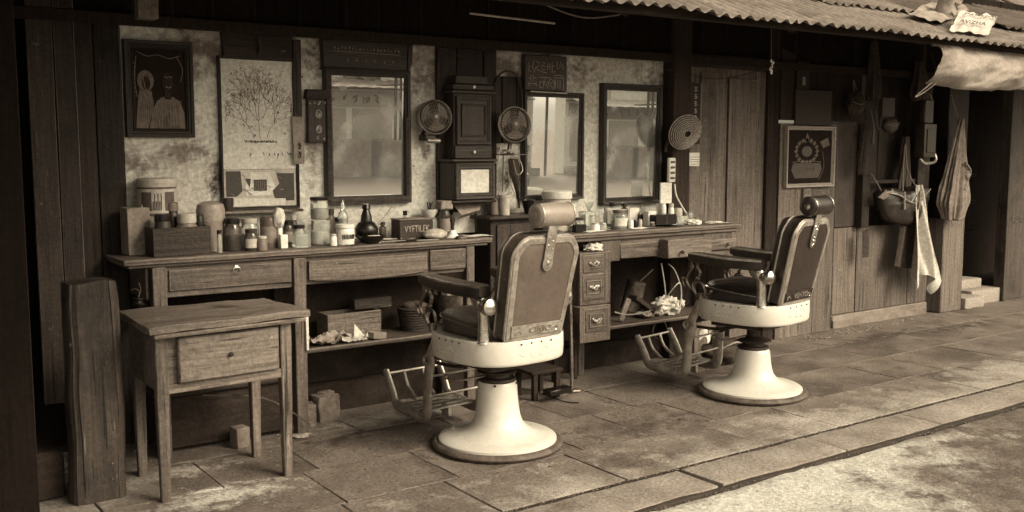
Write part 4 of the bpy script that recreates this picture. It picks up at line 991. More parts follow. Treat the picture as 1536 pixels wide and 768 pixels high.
branch((.50,.08),PI/2+.05,.27,0); branch((.42,.08),PI/2+.45,.25,1); branch((.60,.08),PI/2-.45,.25,1); branch((.5,.3),PI/2,.25,1)
for k in range(120):
    u,v=rnd(.04,.96),rnd(.12,.96); r_=rnd(.008,.022); lines(m,[(u+r_*math.cos(q_*1.3),v+r_*.6*math.sin(q_*1.3)) for q_ in range(random.randint(3,5))],a,b,c,d,WY-.0145,.0009)
m.build('tree_drawing',flat('faint_ink',.16,.8),t)
m=MB()
for k in range(26):
    u=.28+k*.018; lines(m,[(u,.035+rnd(-.012,.012)),(u+rnd(-.006,.01),.05+rnd(0,.012)),(u+.01,.03)],a,b,c,d,WY-.0145,.0014)
for k in range(16):
    u,v=rnd(.02,.98),rnd(.1,.95); lines(m,[(u,v),(u+rnd(-.02,.02),v+.02),(u+rnd(-.02,.02),v-.01)],a,b,c,d,WY-.0145,.0016)
for k in range(9):
    u=rnd(.05,.95); lines(m,[(u,-.12+rnd(-.05,.05)),(u+.012,-.10),(u+.02,-.13)],a,b,c,d,WY-.0145,.0016)
m.build('small_writing',INK,t)
m=MB(); a,b,c,d=x0+.014,x1-.014,z0+.014,zc_
poly(m,[(.02,.28),(.16,.28),(.24,.42),(.22,.95),(.02,.95)],a,b,c,d,WY-.0135); poly(m,[(.70,.14),(.97,.14),(.97,.88),(.72,.88),(.76,.60),(.66,.42)],a,b,c,d,WY-.0135); poly(m,[(.40,.42),(.58,.42),(.58,.72),(.40,.72)],a,b,c,d,WY-.0135); poly(m,[(.28,.75),(.34,.5),(.36,.75)],a,b,c,d,WY-.0135)
m.build('collage_shapes',DRKP,t)
m=MB(); poly(m,[(.03,.02),(.84,.02),(.84,.20),(.03,.24)],a,b,c,d,WY-.0155); poly(m,[(.30,.30),(.66,.30),(.70,.5),(.62,.92),(.36,.92),(.28,.5)],a,b,c,d,WY-.012); m.build('pasted_paper',PAPER,t)
m=MB()
for k in range(14):
    u,v=rnd(.05,.9),rnd(.25,.95); lines(m,[(u,v),(u+rnd(-.06,.06),v+rnd(-.06,.06)),(u+rnd(-.08,.08),v+rnd(-.08,.08))],a,b,c,d,WY-.0165,.0012)
for k in range(5): lines(m,[(.42+.03*k,.46),(.43+.03*k,.68)],a,b,c,d,WY-.0165,.0015)
m.build('collage_lines',PAPERM,t)
random.seed(12)
# bracket board above it
x0,x1,z0,z1=WR(338,44,440,86,4.9)
t=thing('shelf_bracket','dark carved bracket board with a hook above the tree drawing','bracket',((x0+x1)/2,WY,z0))
m=MB(); m.prism([(x0,4.955,z0),(x1,4.955,z0),(x1+.01,4.955,z1),(x0-.01,4.955,z1)],(0,-1,0),.03,bev=.004); m.build('board',W('dark','x'),t)
m=MB(); q=onY(388,82,4.92); m.tube([q+Vector((0,0,.09)),q+Vector((.004,-.01,.03)),q+Vector((-.006,-.012,0))],[.012,.009,.005],seg=8,smooth=4); m.build('hook',W('post','z'),t)
q=onY(420,50,4.93); m=MB(); m.tube([(q.x,4.93,q.z),(q.x,4.93,q.z-.09)],.004,seg=6); m.tube([(q.x,4.915,q.z-.09),(q.x+.02,4.915,q.z-.09)],.003,seg=6); m.build('hanger',IRON,t)
# torn strip and paper tag right of poster
x0,x1,z0,z1=WR(441,60,452,240,4.93)
m=MB(); m.box(x0,x1+.005,4.93,4.955,z0,z1,bev=.004,cuts=8,jit=.005); m.build('wall_batten',[W('post','z')],label='dark narrow batten between the tree drawing and the little carved plaque',cat='batten')
x0,x1,z0,z1=WR(440,175,456,246,4.92)
t=thing('paper_strip','narrow hanging brown paper strip with two characters beside the batten','paper strip',((x0+x1)/2,4.92,z0))
m=MB(); m.sheet(lambda u,v:(x0+(x1-x0)*u,4.922-.006*math.sin(v*5),z0+(z1-z0)*v),4,10,th=.001); m.build('paper',PAPERM,t)
m=MB()
for k in range(2):
    zc=z0+.05+.045*k; m.stroke([(-.008,0),(.008,.012),(.004,-.016),(-.008,-.01)],((x0+x1)/2,4.912,zc),RX,RZ,.002); m.stroke([(-.004,.018),(.006,-.012)],((x0+x1)/2,4.912,zc),RX,RZ,.002)
m.build('characters',INK,t)
# little carved plaque
x0,x1,z0,z1=WR(460,140,494,214,4.93)
t=thing('carved_plaque','little dark plaque with a hood and two pale carved emblems','plaque',((x0+x1)/2,WY,z0))
m=MB(); m.box(x0+.005,x1-.005,4.925,4.958,z0,z1-.03,bev=.004); m.build('board',W('case','z'),t)
m=MB(); m.prism([(x0-.008,4.957,z1-.03),(x1+.008,4.957,z1-.03),(x1-.002,4.957,z1+.02),(x0+.002,4.957,z1+.02)],(0,-1,0),.045,bev=.005); m.build('hood',W('dark','x'),t)
m=MB(); xc=(x0+x1)/2; h=z1-z0
for k,(vz,r) in enumerate(((.58,.020),(.27,.019))):
    m.tube([(xc+r*.8*math.cos(a),4.921,z0+h*vz+r*math.sin(a)) for a in [2*PI*j/14 for j in range(14)]],.0026,seg=5,closed=True)
    for j in range(4): m.tube([(xc+rnd(-.7,.7)*r,4.921,z0+h*vz+rnd(-.8,.8)*r) for _ in range(3)],.0022,seg=5,smooth=3)
for j in range(12): 
    u=rnd(.12,.88); v=random.choice([rnd(.02,.14),rnd(.76,.84)]); m.blob((x0+(x1-x0)*u,4.922,z0+h*v),.005,.003,.006,seg=6)
m.build('carved_emblem',CRM,t)
m=MB(); q=onY(476,214,4.93); m.tube([q,q+Vector((.002,0,-.05))],.002,seg=5); m.build('cord',CRM,t)

# mirrors
def make_mirror(lbl,px,bw,grp,tilt,dpt=.045,tag='x'):
    x0,x1,z0,z1=WR(*px,4.915)
    T=thing('wall_mirror',lbl,'mirror',((x0+x1)/2,WY,z0),group=grp)
    framepart(T,x0,x1,z0,z1,WY,bw,[W('frame','z'),W('case','z')],depth=dpt)
    m=MB(); cz=(z0+z1)/2; m.box(x0+bw*.9,x1-bw*.9,WY-.020,WY-.016,z0+bw*.9,z1-bw*.9,bev=0,rot=RotZ(tilt[1])@RotX(tilt[0])); g=m.build('looking_glass',MIR,T)
    m=MB()
    for k in range(3): m.box(*(lambda a,b:(a,b))(x0+bw*.5,x0+bw*.5+.003),WY-dpt-.001,WY-dpt+.001,z0+.05+k*.1,z0+.09+k*.1,bev=.0005)
    m.bm.free()
    return T,(x0,x1,z0,z1)
G='framed mirrors along the shop wall'
mt1,r1=make_mirror('largest wall mirror in a dark carved frame, above the teapot and white jar',(490,103,618,306),.046,G,(1.5,0))
m=MB(); x0,x1,z0,z1=r1
n=34
for k in range(n):   # carved leaf border on the lower rail and right stile
    t_=k/(n-1); xx=x0+.02+(x1-x0-.04)*t_; m.tube([(xx-.010,4.918,z0+.006),(xx,4.909,z0+.020),(xx+.014,4.918,z0+.036)],.0045,seg=5)
for k in range(40):
    zz=z0+.03+(z1-z0)*.62*k/40; m.tube([(x1-.036,4.918,zz-.008),(x1-.022,4.909,zz),(x1-.006,4.918,zz+.010)],.0040,seg=5)
for k in range(50):
    zz=z0+.03+(z1-z0-.06)*k/50; m.tube([(x0+.036,4.918,zz-.006),(x0+.022,4.911,zz),(x0+.008,4.918,zz+.008)],.0036,seg=5)
m.build('carved_border',W('dress','x'),mt1)
x0,x1,z0,z1=WR(485,56,614,103,4.90)
t=thing('name_board','dark carved name board with a row of faint letters over the largest mirror','sign',((x0+x1)/2,WY,z0))
m=MB(); m.prism([(x0+.01,4.958,z0),(x1-.01,4.958,z0),(x1,4.958,z1),(x0,4.958,z1)],(0,-1,0),.045,bev=.006); m.build('board',W('case','x'),t)
m=MB(); m.box(x0-.01,x1+.02,4.89,4.958,z1+.001,z1+.018,bev=.004,emi=1,cuts=10,jit=.002); m.box(x0,x1,4.895,4.956,z0-.012,z0-.001,bev=.003,emi=1); m.build('moulding',[W('dark','x'),W('post','x')],t)
m=MB(); m.prism([(x1+.0,4.956,z0-.05),(x1+.035,4.956,z0+.05),(x1+.04,4.956,z1),(x1+.01,4.956,z1),(x1+.006,4.956,z0+.05)],(0,-1,0),.03,bev=.004); m.build('scroll_bracket',W('case','z'),t)
m=MB()
for k in range(19):
    xx=x0+.07+(x1-x0-.13)*k/18; zz=z0+(z1-z0)*.62
    for j in range(2): m.stroke([(rnd(-.006,.006),rnd(-.009,.009)) for _ in range(3)],(xx,4.911,zz),RX,RZ,.0012)
m.tube([(x0+.06,4.912,z0+(z1-z0)*.52),(x1-.05,4.912,z0+(z1-z0)*.5)],.0012,seg=5)
for k in range(6):
    xx=x0+.14+.055*k; m.stroke([(rnd(-.008,.008),rnd(-.007,.007)) for _ in range(4)],(xx,4.911,z0+(z1-z0)*.25),RX,RZ,.0011)
m.build('lettering',GOLD,t)
mt2,r2=make_mirror('smallest wall mirror, under the red-brown sign with carved characters',(787,138,877,300),.036,G,(1.3,0))
mt3,r3=make_mirror('narrow mirror with broad black frame at right end, reflecting the round fan',(905,126,994,306),.048,G,(1.2,0))
# upper plank strip over mirror two
x0,x1,z0,z1=WR(790,83,853,136,4.90)
t=thing('carved_sign','small brown signboard with two rows of raised characters','sign',((x0+x1)/2,WY,z0))
m=MB(); m.box(x0,x1,4.915,4.957,z0,z1,bev=.004,cuts=4,jit=.0015,emi=1); m.build('board',[flat('red_brown_paint',.045,.6,stain=.03,stth=.55,stsc=9),W('post','x')],t)
GLY=[ # strokes in a 100 x 60 box, from the photograph
 [(6,52),(3,46),(8,42),(3,38),(6,34),(12,33)],[(18,56),(14,42),(20,34)],[(22,54),(30,52),(30,44),(20,42),(34,34),(50,32)],[(24,42),(16,30)],
 [(38,52),(46,52),(40,46),(47,44)],[(38,48),(38,38),(46,38)],[(52,52),(52,38)],[(58,52),(58,38)],[(52,45),(58,45)],[(64,54),(64,34),(72,36)],[(64,46),(70,46)],[(76,56),(76,40)],[(86,56),(80,40),(90,52),(92,40)],
 [(10,26),(10,12)],[(16,26),(16,12)],[(10,19),(4,19)],[(16,20),(24,20)],[(5,8),(22,8)],[(5,12),(5,3)],[(22,12),(24,3)],
 [(32,22),(56,22)],[(34,14),(32,2),(40,0)],[(34,12),(42,12)],[(42,16),(42,2)],[(48,22),(44,12),(50,4)],[(48,12),(56,12)],[(58,22),(52,0)],[(60,20),(66,14),(58,8),(66,0)],[(68,26),(92,26),(92,-4)],[(70,22),(90,22)],[(72,18),(72,0)],[(78,18),(78,2)],[(84,18),(84,0)],[(70,20),(68,-2)]]
m=MB(); w_=(x1-x0-.02)/100; h_=(z1-z0-.02)/66
for s2 in GLY: m.tube([(x0+.01+a*w_,4.912,z0+.016+b*h_) for a,b in s2],.0022,seg=5,smooth=2 if len(s2)>2 else 0)
m.build('raised_characters',GOLD,t)
m=MB(); m.tube([(x0+.03,4.90,z0-.008),(x1-.01,4.90,z0-.012)],.004,seg=6); m.build('rail',CRM,t)
# dark back boards behind the case and fans
m=MB(); planks(m,wx(652,180),wx(741,180),cz,1.99,WY-.03,w=.16,th=.028); m.build('back_boards',[W('dark','z'),W('case','z')],label='dark boards fixed to the wall behind the tall clock case',cat='boards')
# clock case
t=thing('clock_case','tall dark wooden clock case with a pale dial window and two white knobs','clock',(3.2,4.85,1.15))
lY=4.77
x0,x1,z0,z1=WR(683,243,742,300,lY)
m=MB(); m.box(x0-.01,x1+.004,lY+.008,4.925,z0,z1,bev=.005); m.box(x0-.022,x1+.018,lY-.008,4.926,z1+.001,z1+.018,bev=.005); m.box(x0-.018,x1+.014,lY-.004,4.926,z0-.016,z0-.001,bev=.005); m.build('lower_case',[W('case','x')],t)
f=framepart(t,x0,x1,z0+.004,z1-.004,lY+.008,.038,[W('case','x'),W('post','x')],name='window_frame',depth=.016)
m=MB(); xa,xb,za,zb=x0+.034,x1-.034,z0+.034,z1-.034; k=.016
m.prism([(xa,lY+.002,za),(xb,lY+.002,za),(xb,lY+.002,zb-k),(xb-k,lY+.002,zb),(xa+k,lY+.002,zb),(xa,lY+.002,zb-k)],(0,1,0),.004); m.build('pale_dial',PAPER,f)
uY=4.83
x0,x1,z0,z1=WR(681,140,738,238,uY)
m=MB(); m.box(x0,x1,uY+.006,4.925,z0-.002,z1,bev=.004); m.build('upper_case',[W('case','z')],t)
m=MB(); m.box(x0-.018,x1+.022,uY-.014,4.926,z1-.004,z1+.016,bev=.005); m.box(x0-.008,x1+.012,uY-.006,4.926,z1+.017,z1+.05,bev=.006); m.box(x0+.02,x1-.02,uY+.01,4.926,z1+.051,z1+.10,bev=.005);m.build('cornice',[W('case','x')],t)
hz=z0+(z1-z0)*.20
f=framepart(t,x0+.012,x1-.012,hz+.006,z1-.016,uY+.006,.026,[W('case','z'),W('post','z')],name='door',depth=.02)
pane(f,'door_panel',x0+.03,x1-.03,hz+.03,z1-.04,uY+.002,W('case','z'))
framepart(f,x0+.045,x1-.045,hz+.05,z1-.06,uY+.0,.012,[W('case','z'),W('post','z')],name='inner_moulding',depth=.012)
m=MB(); m.box(x0+.004,x1-.004,uY-.004,uY+.006,z0+.003,hz,bev=.003); m.build('drawer_front',[W('case','x')],t)
for zz in (z0+(hz-z0)*.5,z1+.035):
    m=MB(); m.lathe([(0,0),(.008,0),(.010,.006),(.007,.012),(0,.014)],c=((x0+x1)/2,uY-.006,zz),seg=14,axis=(0,-1,0)); m.build('white_knob',WHT,t)
# round hoop (a looped cane) beside the case
x0,x1,z0,z1=WR(744,106,786,215,4.9)
xc=(x0+x1)/2; rr_=(x1-x0)/2
m=MB(); pts=[(x0,4.93,z0),(x0-.004,4.93,z0+.1),(x0,4.93,z1-rr_*1.4)]+[(xc-rr_*math.cos(a),4.92,z1-rr_*1.2+rr_*1.2*math.sin(a)) for a in (.4,.9,1.4,1.9,2.4)]+[(x1,4.92,z1-rr_*1.5),(x1+.004,4.93,z0+.02)]
m.tube(pts,.006,seg=7,smooth=4); m.build('cane_hoop',W('post','z'),label='arched cane hoop hanging behind the fan beside the clock case',cat='hoop')
m=MB(); planks(m,x0-.02,x1+.015,z0,z1-.03,4.938,w=.09,th=.02); m.build('back_board',[W('dark','z'),W('dark','z')],label='dark board on the wall inside the cane hoop',cat='board')
# fans
def make_fan(lbl,px,py,wpx,Y,dirv,straw=False,grp='small round fans along the wall'):
    c=onY(px,py,Y); r=wpx/2/sca(c.x,Y); n=Vector(dirv).normalized()
    T=thing('round_fan',lbl,'fan',c-Vector((0,0,r)),group=grp)
    q=Vector((0,0,1)).rotation_difference(n); u=q@Vector((1,0,0)); v=q@Vector((0,1,0))
    def C(rad,d,N=36,ph=0): return [c+n*d+u*rad*math.cos(2*PI*k/N+ph)+v*rad*math.sin(2*PI*k/N+ph) for k in range(N)]
    if not straw:
        m=MB(); m.tube(C(r,0),.0055,seg=8,closed=True); m.tube(C(r*.99,.018),.0035,seg=6,closed=True); m.build('rim',IRON,T)
        m=MB()
        for k in range(4): m.tube(C(r*(.25+.2*k),.026-.004*k,28),.0011,seg=4,closed=True)
        for k in range(36):
            a=2*PI*k/36; a2=a+.35
            p=lambda rad,d,aa:c+n*d+u*rad*math.cos(aa)+v*rad*math.sin(aa)
            m.tube([p(r*.14,.030,a),p(r*.5,.028,a+.18),p(r*.85,.02,a+.3),p(r*.99,.008,a2)],.0012,seg=4)
        m.build('wire_grille',IRONL,T)
        m=MB(); m.lathe([(0,-.03),(r*.9,-.03),(r*.98,-.012),(r*1.0,0),(r*.93,-.004),(r*.85,-.020),(0,-.022)],c=c,seg=36,axis=n); m.build('rear_shell',RUST,T)
        m=MB()
        for k in range(3):
            a=2*PI*k/3+.4
            def bl_(uu,vv): 
                rad=r*(.14+.68*vv); aa=a+(uu-.5)*1.5*(.5+vv*.5); return c+n*(.006+.014*(uu-.5))+u*rad*math.cos(aa)+v*rad*math.sin(aa)
            m.sheet(bl_,6,5,th=.0015)
        m.build('blades',MIDP,T)
        m=MB(); m.lathe([(0,.033),(r*.12,.031),(r*.14,.026),(r*.12,.0),(0,0)],c=c,seg=16,axis=n); m.build('hub',IRON,T)
    else:
        m=MB()
        for k in range(9): m.tube(C(r*(.22+.0975*k),-.020+.034*(1-(k/8)**2),40),r*.030,seg=6,closed=True)
        m.build('woven_rings',STRAW,T)
        m=MB(); m.lathe([(0,-.030),(r*.96,-.030),(r*.97,-.026),(r*.6,-.006),(r*.2,.004),(0,.004)],c=c,seg=36,axis=n); m.build('rear_disc',flat('straw_dark',.05,.8),T)
        m=MB()
        for k in range(20):
            a=2*PI*k/20; m.tube([c+n*.006+u*r*.2*math.cos(a)+v*r*.2*math.sin(a),c-n*.008+u*r*math.cos(a)+v*r*math.sin(a)],.0016,seg=4)
        m.build('spokes',RUST,T)
        m=MB(); m.lathe([(0,-.035),(r*.16,-.035),(r*.2,-.01),(r*.22,.006),(r*.17,.014),(r*.15,.004),(0,.004)],c=c,seg=20,axis=n); m.build('hub',RUST,T)
    return T,c,r,n
T1,c,r,n=make_fan('round wire fan on a little wall bracket between largest mirror and clock case',652,176,50,4.86,(-.25,-1,.12))
m=MB(); m.tube([c-n*.03,c-n*.06,(c.x-.02,4.93,c.z-.06),(c.x-.04,4.94,c.z-.11)],.009,seg=8,smooth=4); m.build('arm',RUST,T1)
q=onY(643,208,4.9); m=MB(); m.box(q.x-.035,q.x+.03,4.87,4.95,q.z-.012,q.z+.022,bev=.004); m.lathe([(0,-.04),(.012,-.04),(.014,0),(.012,.04),(0,.04)],c=(q.x+.01,4.865,q.z-.012),axis=(1,0,.0),seg=12,mi=1); m.build('switch_box',[DRKP,IRONL],T1)
T2,c,r,n=make_fan('round wire fan with dark motor in front of the cane hoop, right of clock case',771,187,52,4.80,(-.15,-1,.05))
m=MB(); m.lathe([(0,0),(.05,0),(.05,.03),(.035,.06),(0,.07)],c=c-n*.03,seg=18,axis=-n); m.build('motor',RUST,T2)
m=MB(); q=onY(766,230,4.82); m.tube([c-n*.03-Vector((0,0,.04)),(q.x,4.84,q.z)],.012,seg=8); m.lathe([(0,0),(.035,0),(.038,.006),(.03,.012),(0,.014)],c=(q.x,4.84,q.z-.012),seg=20); m.lathe([(0,0),(.03,0),(.033,.01),(.028,.012),(0,.012)],c=(q.x,4.84,q.z+.01),seg=20,mi=1); m.build('stand',[IRON,CRM],T2)
# wire rack under fan two
x0,x1,z0,z1=WR(755,232,788,300,4.84)
t=thing('wire_rack','wire bracket frame with hanging looped cables under the motor fan','rack',((x0+x1)/2,4.9,z0))
m=MB(); m.tube([(x0,4.94,z1),(x0,4.84,z1),(x1+.01,4.84,z1),(x1+.01,4.84,z0+.02),(x1,4.9,z0)],.004,seg=6); m.tube([(x0+.0,4.84,z1),(x0+.01,4.86,z0+.05)],.004,seg=6); m.build('wire_frame',IRON,t)
m=MB()
for pp in ([(752,215),(746,250),(752,280),(745,300),(760,322)],[(770,240),(776,262),(784,255),(780,240)],[(760,235),(764,270),(775,300),(778,330),(777,350)],[(744,238),(738,262),(742,275)]):
    m.tube([onY(a,b,4.80+.01*k) for k,(a,b) in enumerate(pp)],.0028,seg=5,smooth=5)
m.build('cables',IRONL,t)
m=MB()
def hc(u,v):
    p=onY(762+14*u+6*v,238,4.86); q=onY(775+3*u,312,4.85); w2=p.lerp(q,v); w2.y-=.02*math.sin(PI*u); w2.x+= (u-.5)*.02*math.sin(v*6); return w2
m.sheet(hc,8,14,th=.004); m.build('rag_strip',CLOTHD,t)
# fan three (woven) on the door post
T3,c,r,n=make_fan('pale woven round fan tilted on the dark post left of the plank door',1030,200,54,4.74,(-.22,-.9,-.35),straw=True,grp=None)
m=MB(); m.tube([c-n*.02,c-n*.07,(c.x-.06,4.84,c.z-.04),(c.x-.07,4.86,c.z-.12)],.011,seg=8,smooth=4); m.lathe([(0,0),(.032,0),(.034,.05),(.02,.07),(0,.07)],c=c-n*.012,seg=16,axis=-n); m.build('arm',RUST,T3)
q=onY(1008,255,4.84); 
t=thing('wall_socket','pale wall socket on the post with white cable running down','socket',q)
m=MB(); m.box(q.x-.03,q.x+.03,4.835,4.858,q.z-.08,q.z+.08,bev=.004); m.build('plate',PAPER,t)
m=MB()
for k in range(4): m.box(q.x-.018,q.x+.018,4.828,4.836,q.z-.06+.035*k,q.z-.045+.035*k,bev=.002)
m.build('slots',INKM,t)
m=MB(); m.tube([onY(a,b,4.82) for a,b in ((1012,276),(1014,292),(1022,308),(1030,322),(1033,336))],.006,seg=6,smooth=5); m.build('cable',PAPER,t)
x0,x1,z0,z1=WR(991,274,1008,305,4.80)
m=MB(); m.box(x0,x1,4.80,4.812,z0,z1,bev=.002); t=m.build('paper_card',PAPER,label='pale printed card propped behind the black box under the socket',cat='card')
x0,x1,z0,z1=WR(1034,229,1049,249,4.86)
t=thing('paper_tag','small pale printed tag hanging below the woven fan','tag',((x0+x1)/2,4.86,z0))
m=MB(); m.box(x0,x1,4.858,4.862,z0,z1,bev=.001); m.build('paper',PAPER,t)
m=MB(); 
for k in range(4): m.tube([(x0+.006,4.856,z0+.012+.016*k),(x1-.006,4.856,z0+.012+.016*k)],.0016,seg=4)
m.build('print_lines',INKM,t)
# small vertical sign on the door
x0,x1,z0,z1=WR(1034,124,1050,216,4.905)
t=thing('vertical_sign','narrow dark vertical strip with five pale characters at the top of the door','sign',((x0+x1)/2,4.91,z0))
m=MB(); m.box(x0,x1,4.900,4.912,z0,z1,bev=.002); m.build('strip',W('dark','z'),t)
m=MB()
for k in range(5):
    zz=z1-.045-.048*k; xx=(x0+x1)/2
    for s2 in ([(-.012,.014),(.012,.014)],[(-.012,0),(.012,.002)],[(0,.018),(0,-.016)],[(-.012,-.014),(.010,-.012),(.013,rnd(-.01,.01))]): m.tube([(xx+a,4.898,zz+b) for a,b in s2],.0022,seg=5)
m.build('characters',CRM,t)
# notice boards and framed emblem at right
x0,x1,z0,z1=WR(1193,135,1247,188,4.88)
m=MB(); m.box(x0,x1,4.875,4.893,z0,z1,bev=.004,cuts=4,jit=.002); m.build('notice_board',[flat('dim_board',.035,.7,stain=.07,stth=.58,stsc=12)],label='dim blank notice board hanging directly over the framed emblem',cat='board')
x0,x1,z0,z1=WR(1196,92,1214,134,4.88)
t=thing('wall_card','small dark wall card with a pale slot above the blank notice board','card',((x0+x1)/2,4.88,z0))
m=MB(); m.box(x0,x1,4.878,4.893,z0,z1,bev=.003); m.build('card',[W('dark','z')],t); m=MB(); m.box((x0+x1)/2-.012,(x0+x1)/2+.018,4.872,4.879,z0+.03,z0+.09,bev=.002); m.build('slot',PAPERM,t)
x0,x1,z0,z1=WR(1181,189,1254,281,4.86)
t=thing('framed_emblem','pale wood framed picture of a wreathed vase emblem on dark ground','picture',((x0+x1)/2,4.89,z0))
framepart(t,x0,x1,z0,z1,4.893,.030,[flat('pale_frame',.34,.5,stain=.2,stth=.55,stsc=9),PAPERM],depth=.03)
pane(t,'picture_ground',x0+.026,x1-.026,z0+.026,z1-.026,4.886,PDK)
a,b,c,d=x0+.03,x1-.03,z0+.03,z1-.03; Y=4.880
m=MB()
for k in range(16):
    an=2*PI*k/16; cx,cz_=.42+.24*math.cos(an),.60+.21*math.sin(an); poly(m,[(cx-.045,cz_),(cx,cz_-.04),(cx+.045,cz_+.01),(cx+.01,cz_+.05)],a,b,c,d,Y)
poly(m,[(.36,.76),(.42,.95),(.50,.80)],a,b,c,d,Y); poly(m,[(.72,.78),(.9,.86),(.95,.72),(.8,.66)],a,b,c,d,Y)
m.build('painted_wreath',PF,t)
m=MB(); poly(m,[(.16,.10),(.70,.10),(.78,.26),(.74,.38),(.12,.38),(.08,.26)],a,b,c,d,Y); m.prism([(a+(b-a)*(.42+.12*math.cos(2*PI*k/16)),Y-.001,c+(d-c)*(.60+.10*math.sin(2*PI*k/16))) for k in range(16)],(0,-1,0),.002); m.build('painted_vase',flat('brown_paint',.07,.5),t)
m=MB()
for k in range(6): lines(m,[(.28+.06*k,.2),(.30+.06*k,.3),(.33+.06*k,.2)],a,b,c,d,Y-.003,.002)
lines(m,[(.1,.4),(.4,.42),(.75,.4)],a,b,c,d,Y-.003,.002); lines(m,[(.78,.6),(.82,.3),(.7,.06)],a,b,c,d,Y-.003,.002)
m.build('painted_lines',PAPERM,t)
q=onY(1205,290,4.88); m=MB(); m.box(q.x-.0,q.x+.09,4.876,4.893,q.z-.12,q.z+.035,bev=.003,cuts=3,jit=.002); m.build('board_scrap',W('worn','z'),label='short worn board scrap showing below the emblem picture',cat='board')
# string ornament
q=onY(1157,58,4.2); e=onY(1157,104,4.2)
t=thing('string_ornament','small pale tassel hanging on a string under the eave','ornament',e)
m=MB(); m.tube([q+Vector((0,0,.08)),q,e],.0015,seg=4); m.build('string',CLOTHM,t)
m=MB()
for k in range(7): m.blob(e+Vector((rnd(-.008,.008),rnd(-.006,.006),.05-.012*k)),.007,.007,.009,seg=8,amp=.3)
m.build('tassel',CLOTHP,t)
# swag cord and rod under the roof
m=MB(); A=onY(820,8,4.1); B=onY(930,22,4.1); m.tube([A,A.lerp(B,.3)+Vector((0,0,-.03)),A.lerp(B,.6)+Vector((0,0,-.035)),B],.004,seg=6,smooth=6); m.build('swag_cord',CLOTHM,label='pale twisted cord sagging under the roof, top centre',cat='cord')
m=MB(); m.tube([onY(705,20,4.5),onY(832,35,4.5)],.006,seg=6); m.build('roof_rod',CRM,label='thin straight rod under the dark roof above the clock case',cat='rod')
x0,x1,z0,z1=WR(206,0,236,28,4.6); m=MB(); m.box(x0,x1,4.58,4.66,z0,z1+.15,bev=.004,cuts=3,jit=.003); m.build('hanging_block',W('worn','z'),label='short pale timber end hanging from the roof above the portrait',cat='timber')

# ---- hanging things at right ----
def cloth_hang(lbl,name,cat,px,Y,M_,folds=5,amp=.018,taper=.25,th=.004,hook=None,bottom=.03,seed=0):
    x0,x1,z0,z1=px
    T=thing(name,lbl,cat,((x0+x1)/2,Y,z0))
    xc=(x0+x1)/2; hw=(x1-x0)/2
    m=MB()
    N=96; K=40; R=[]
    for i in range(K+1):
        v=i/K; z=z1+(z0-z1)*v; wv=hw*(taper+(1-taper)*min(1,(v*1.25))**.8)
        if v>.85: wv*=1-(v-.85)*2.2
        row=[]
        for j in range(N):
            a=2*PI*j/N; f_=1+.16*math.sin(a*folds+v*2+seed)+.10*math.sin(a*folds*2.6+v*5+seed*3)*(.4+v)+.12*noise.noise(Vector((math.cos(a)*2,math.sin(a)*2+seed,v*5)))
            row.append(m.bm.verts.new((xc+hw*.15*math.sin(v*3+seed)+wv*math.cos(a)*f_*.85,Y+max(.03,wv*.45)*math.sin(a)*f_*.8,z+bottom*noise.noise(Vector((math.cos(a)*1.5,seed,math.sin(a)*1.5)))*v)))
        R.append(row)
    for i in range(K):
        for j in range(N): m.bm.faces.new((R[i][j],R[i][(j+1)%N],R[i+1][(j+1)%N],R[i+1][j]))
    m.bm.faces.new(R[0]); m.bm.faces.new(R[-1][::-1])
    m.build('cloth',M_,T,ang=80)
    return T
# long sack on the door post
x0,x1,z0,z1=WR(1412,178,1452,328,4.8)
T=cloth_hang('long pale cloth sack hanging from a cord over the thick door post','cloth_sack','sack',(x0,x1,z0,z1),4.78,CLOTHM,folds=6,taper=.10,seed=2)
m=MB(); m.tube([((x0+x1)/2-.02,4.78,z1-.02),((x0+x1)/2-.04,4.84,z1+.2)],.006,seg=6); m.build('cord',CLOTHM,T)
m=MB(); q=onY(1447,262,4.74); m.blob(q,.05,.04,.05,amp=.25); m.tube([q+Vector((-.05,-.03,.1)),q+Vector((.03,-.03,.03)),q+Vector((0,-.02,-.06)),q+Vector((-.05,-.03,-.12))],.012,seg=6,smooth=4); m.build('knot',CLOTHM,T)
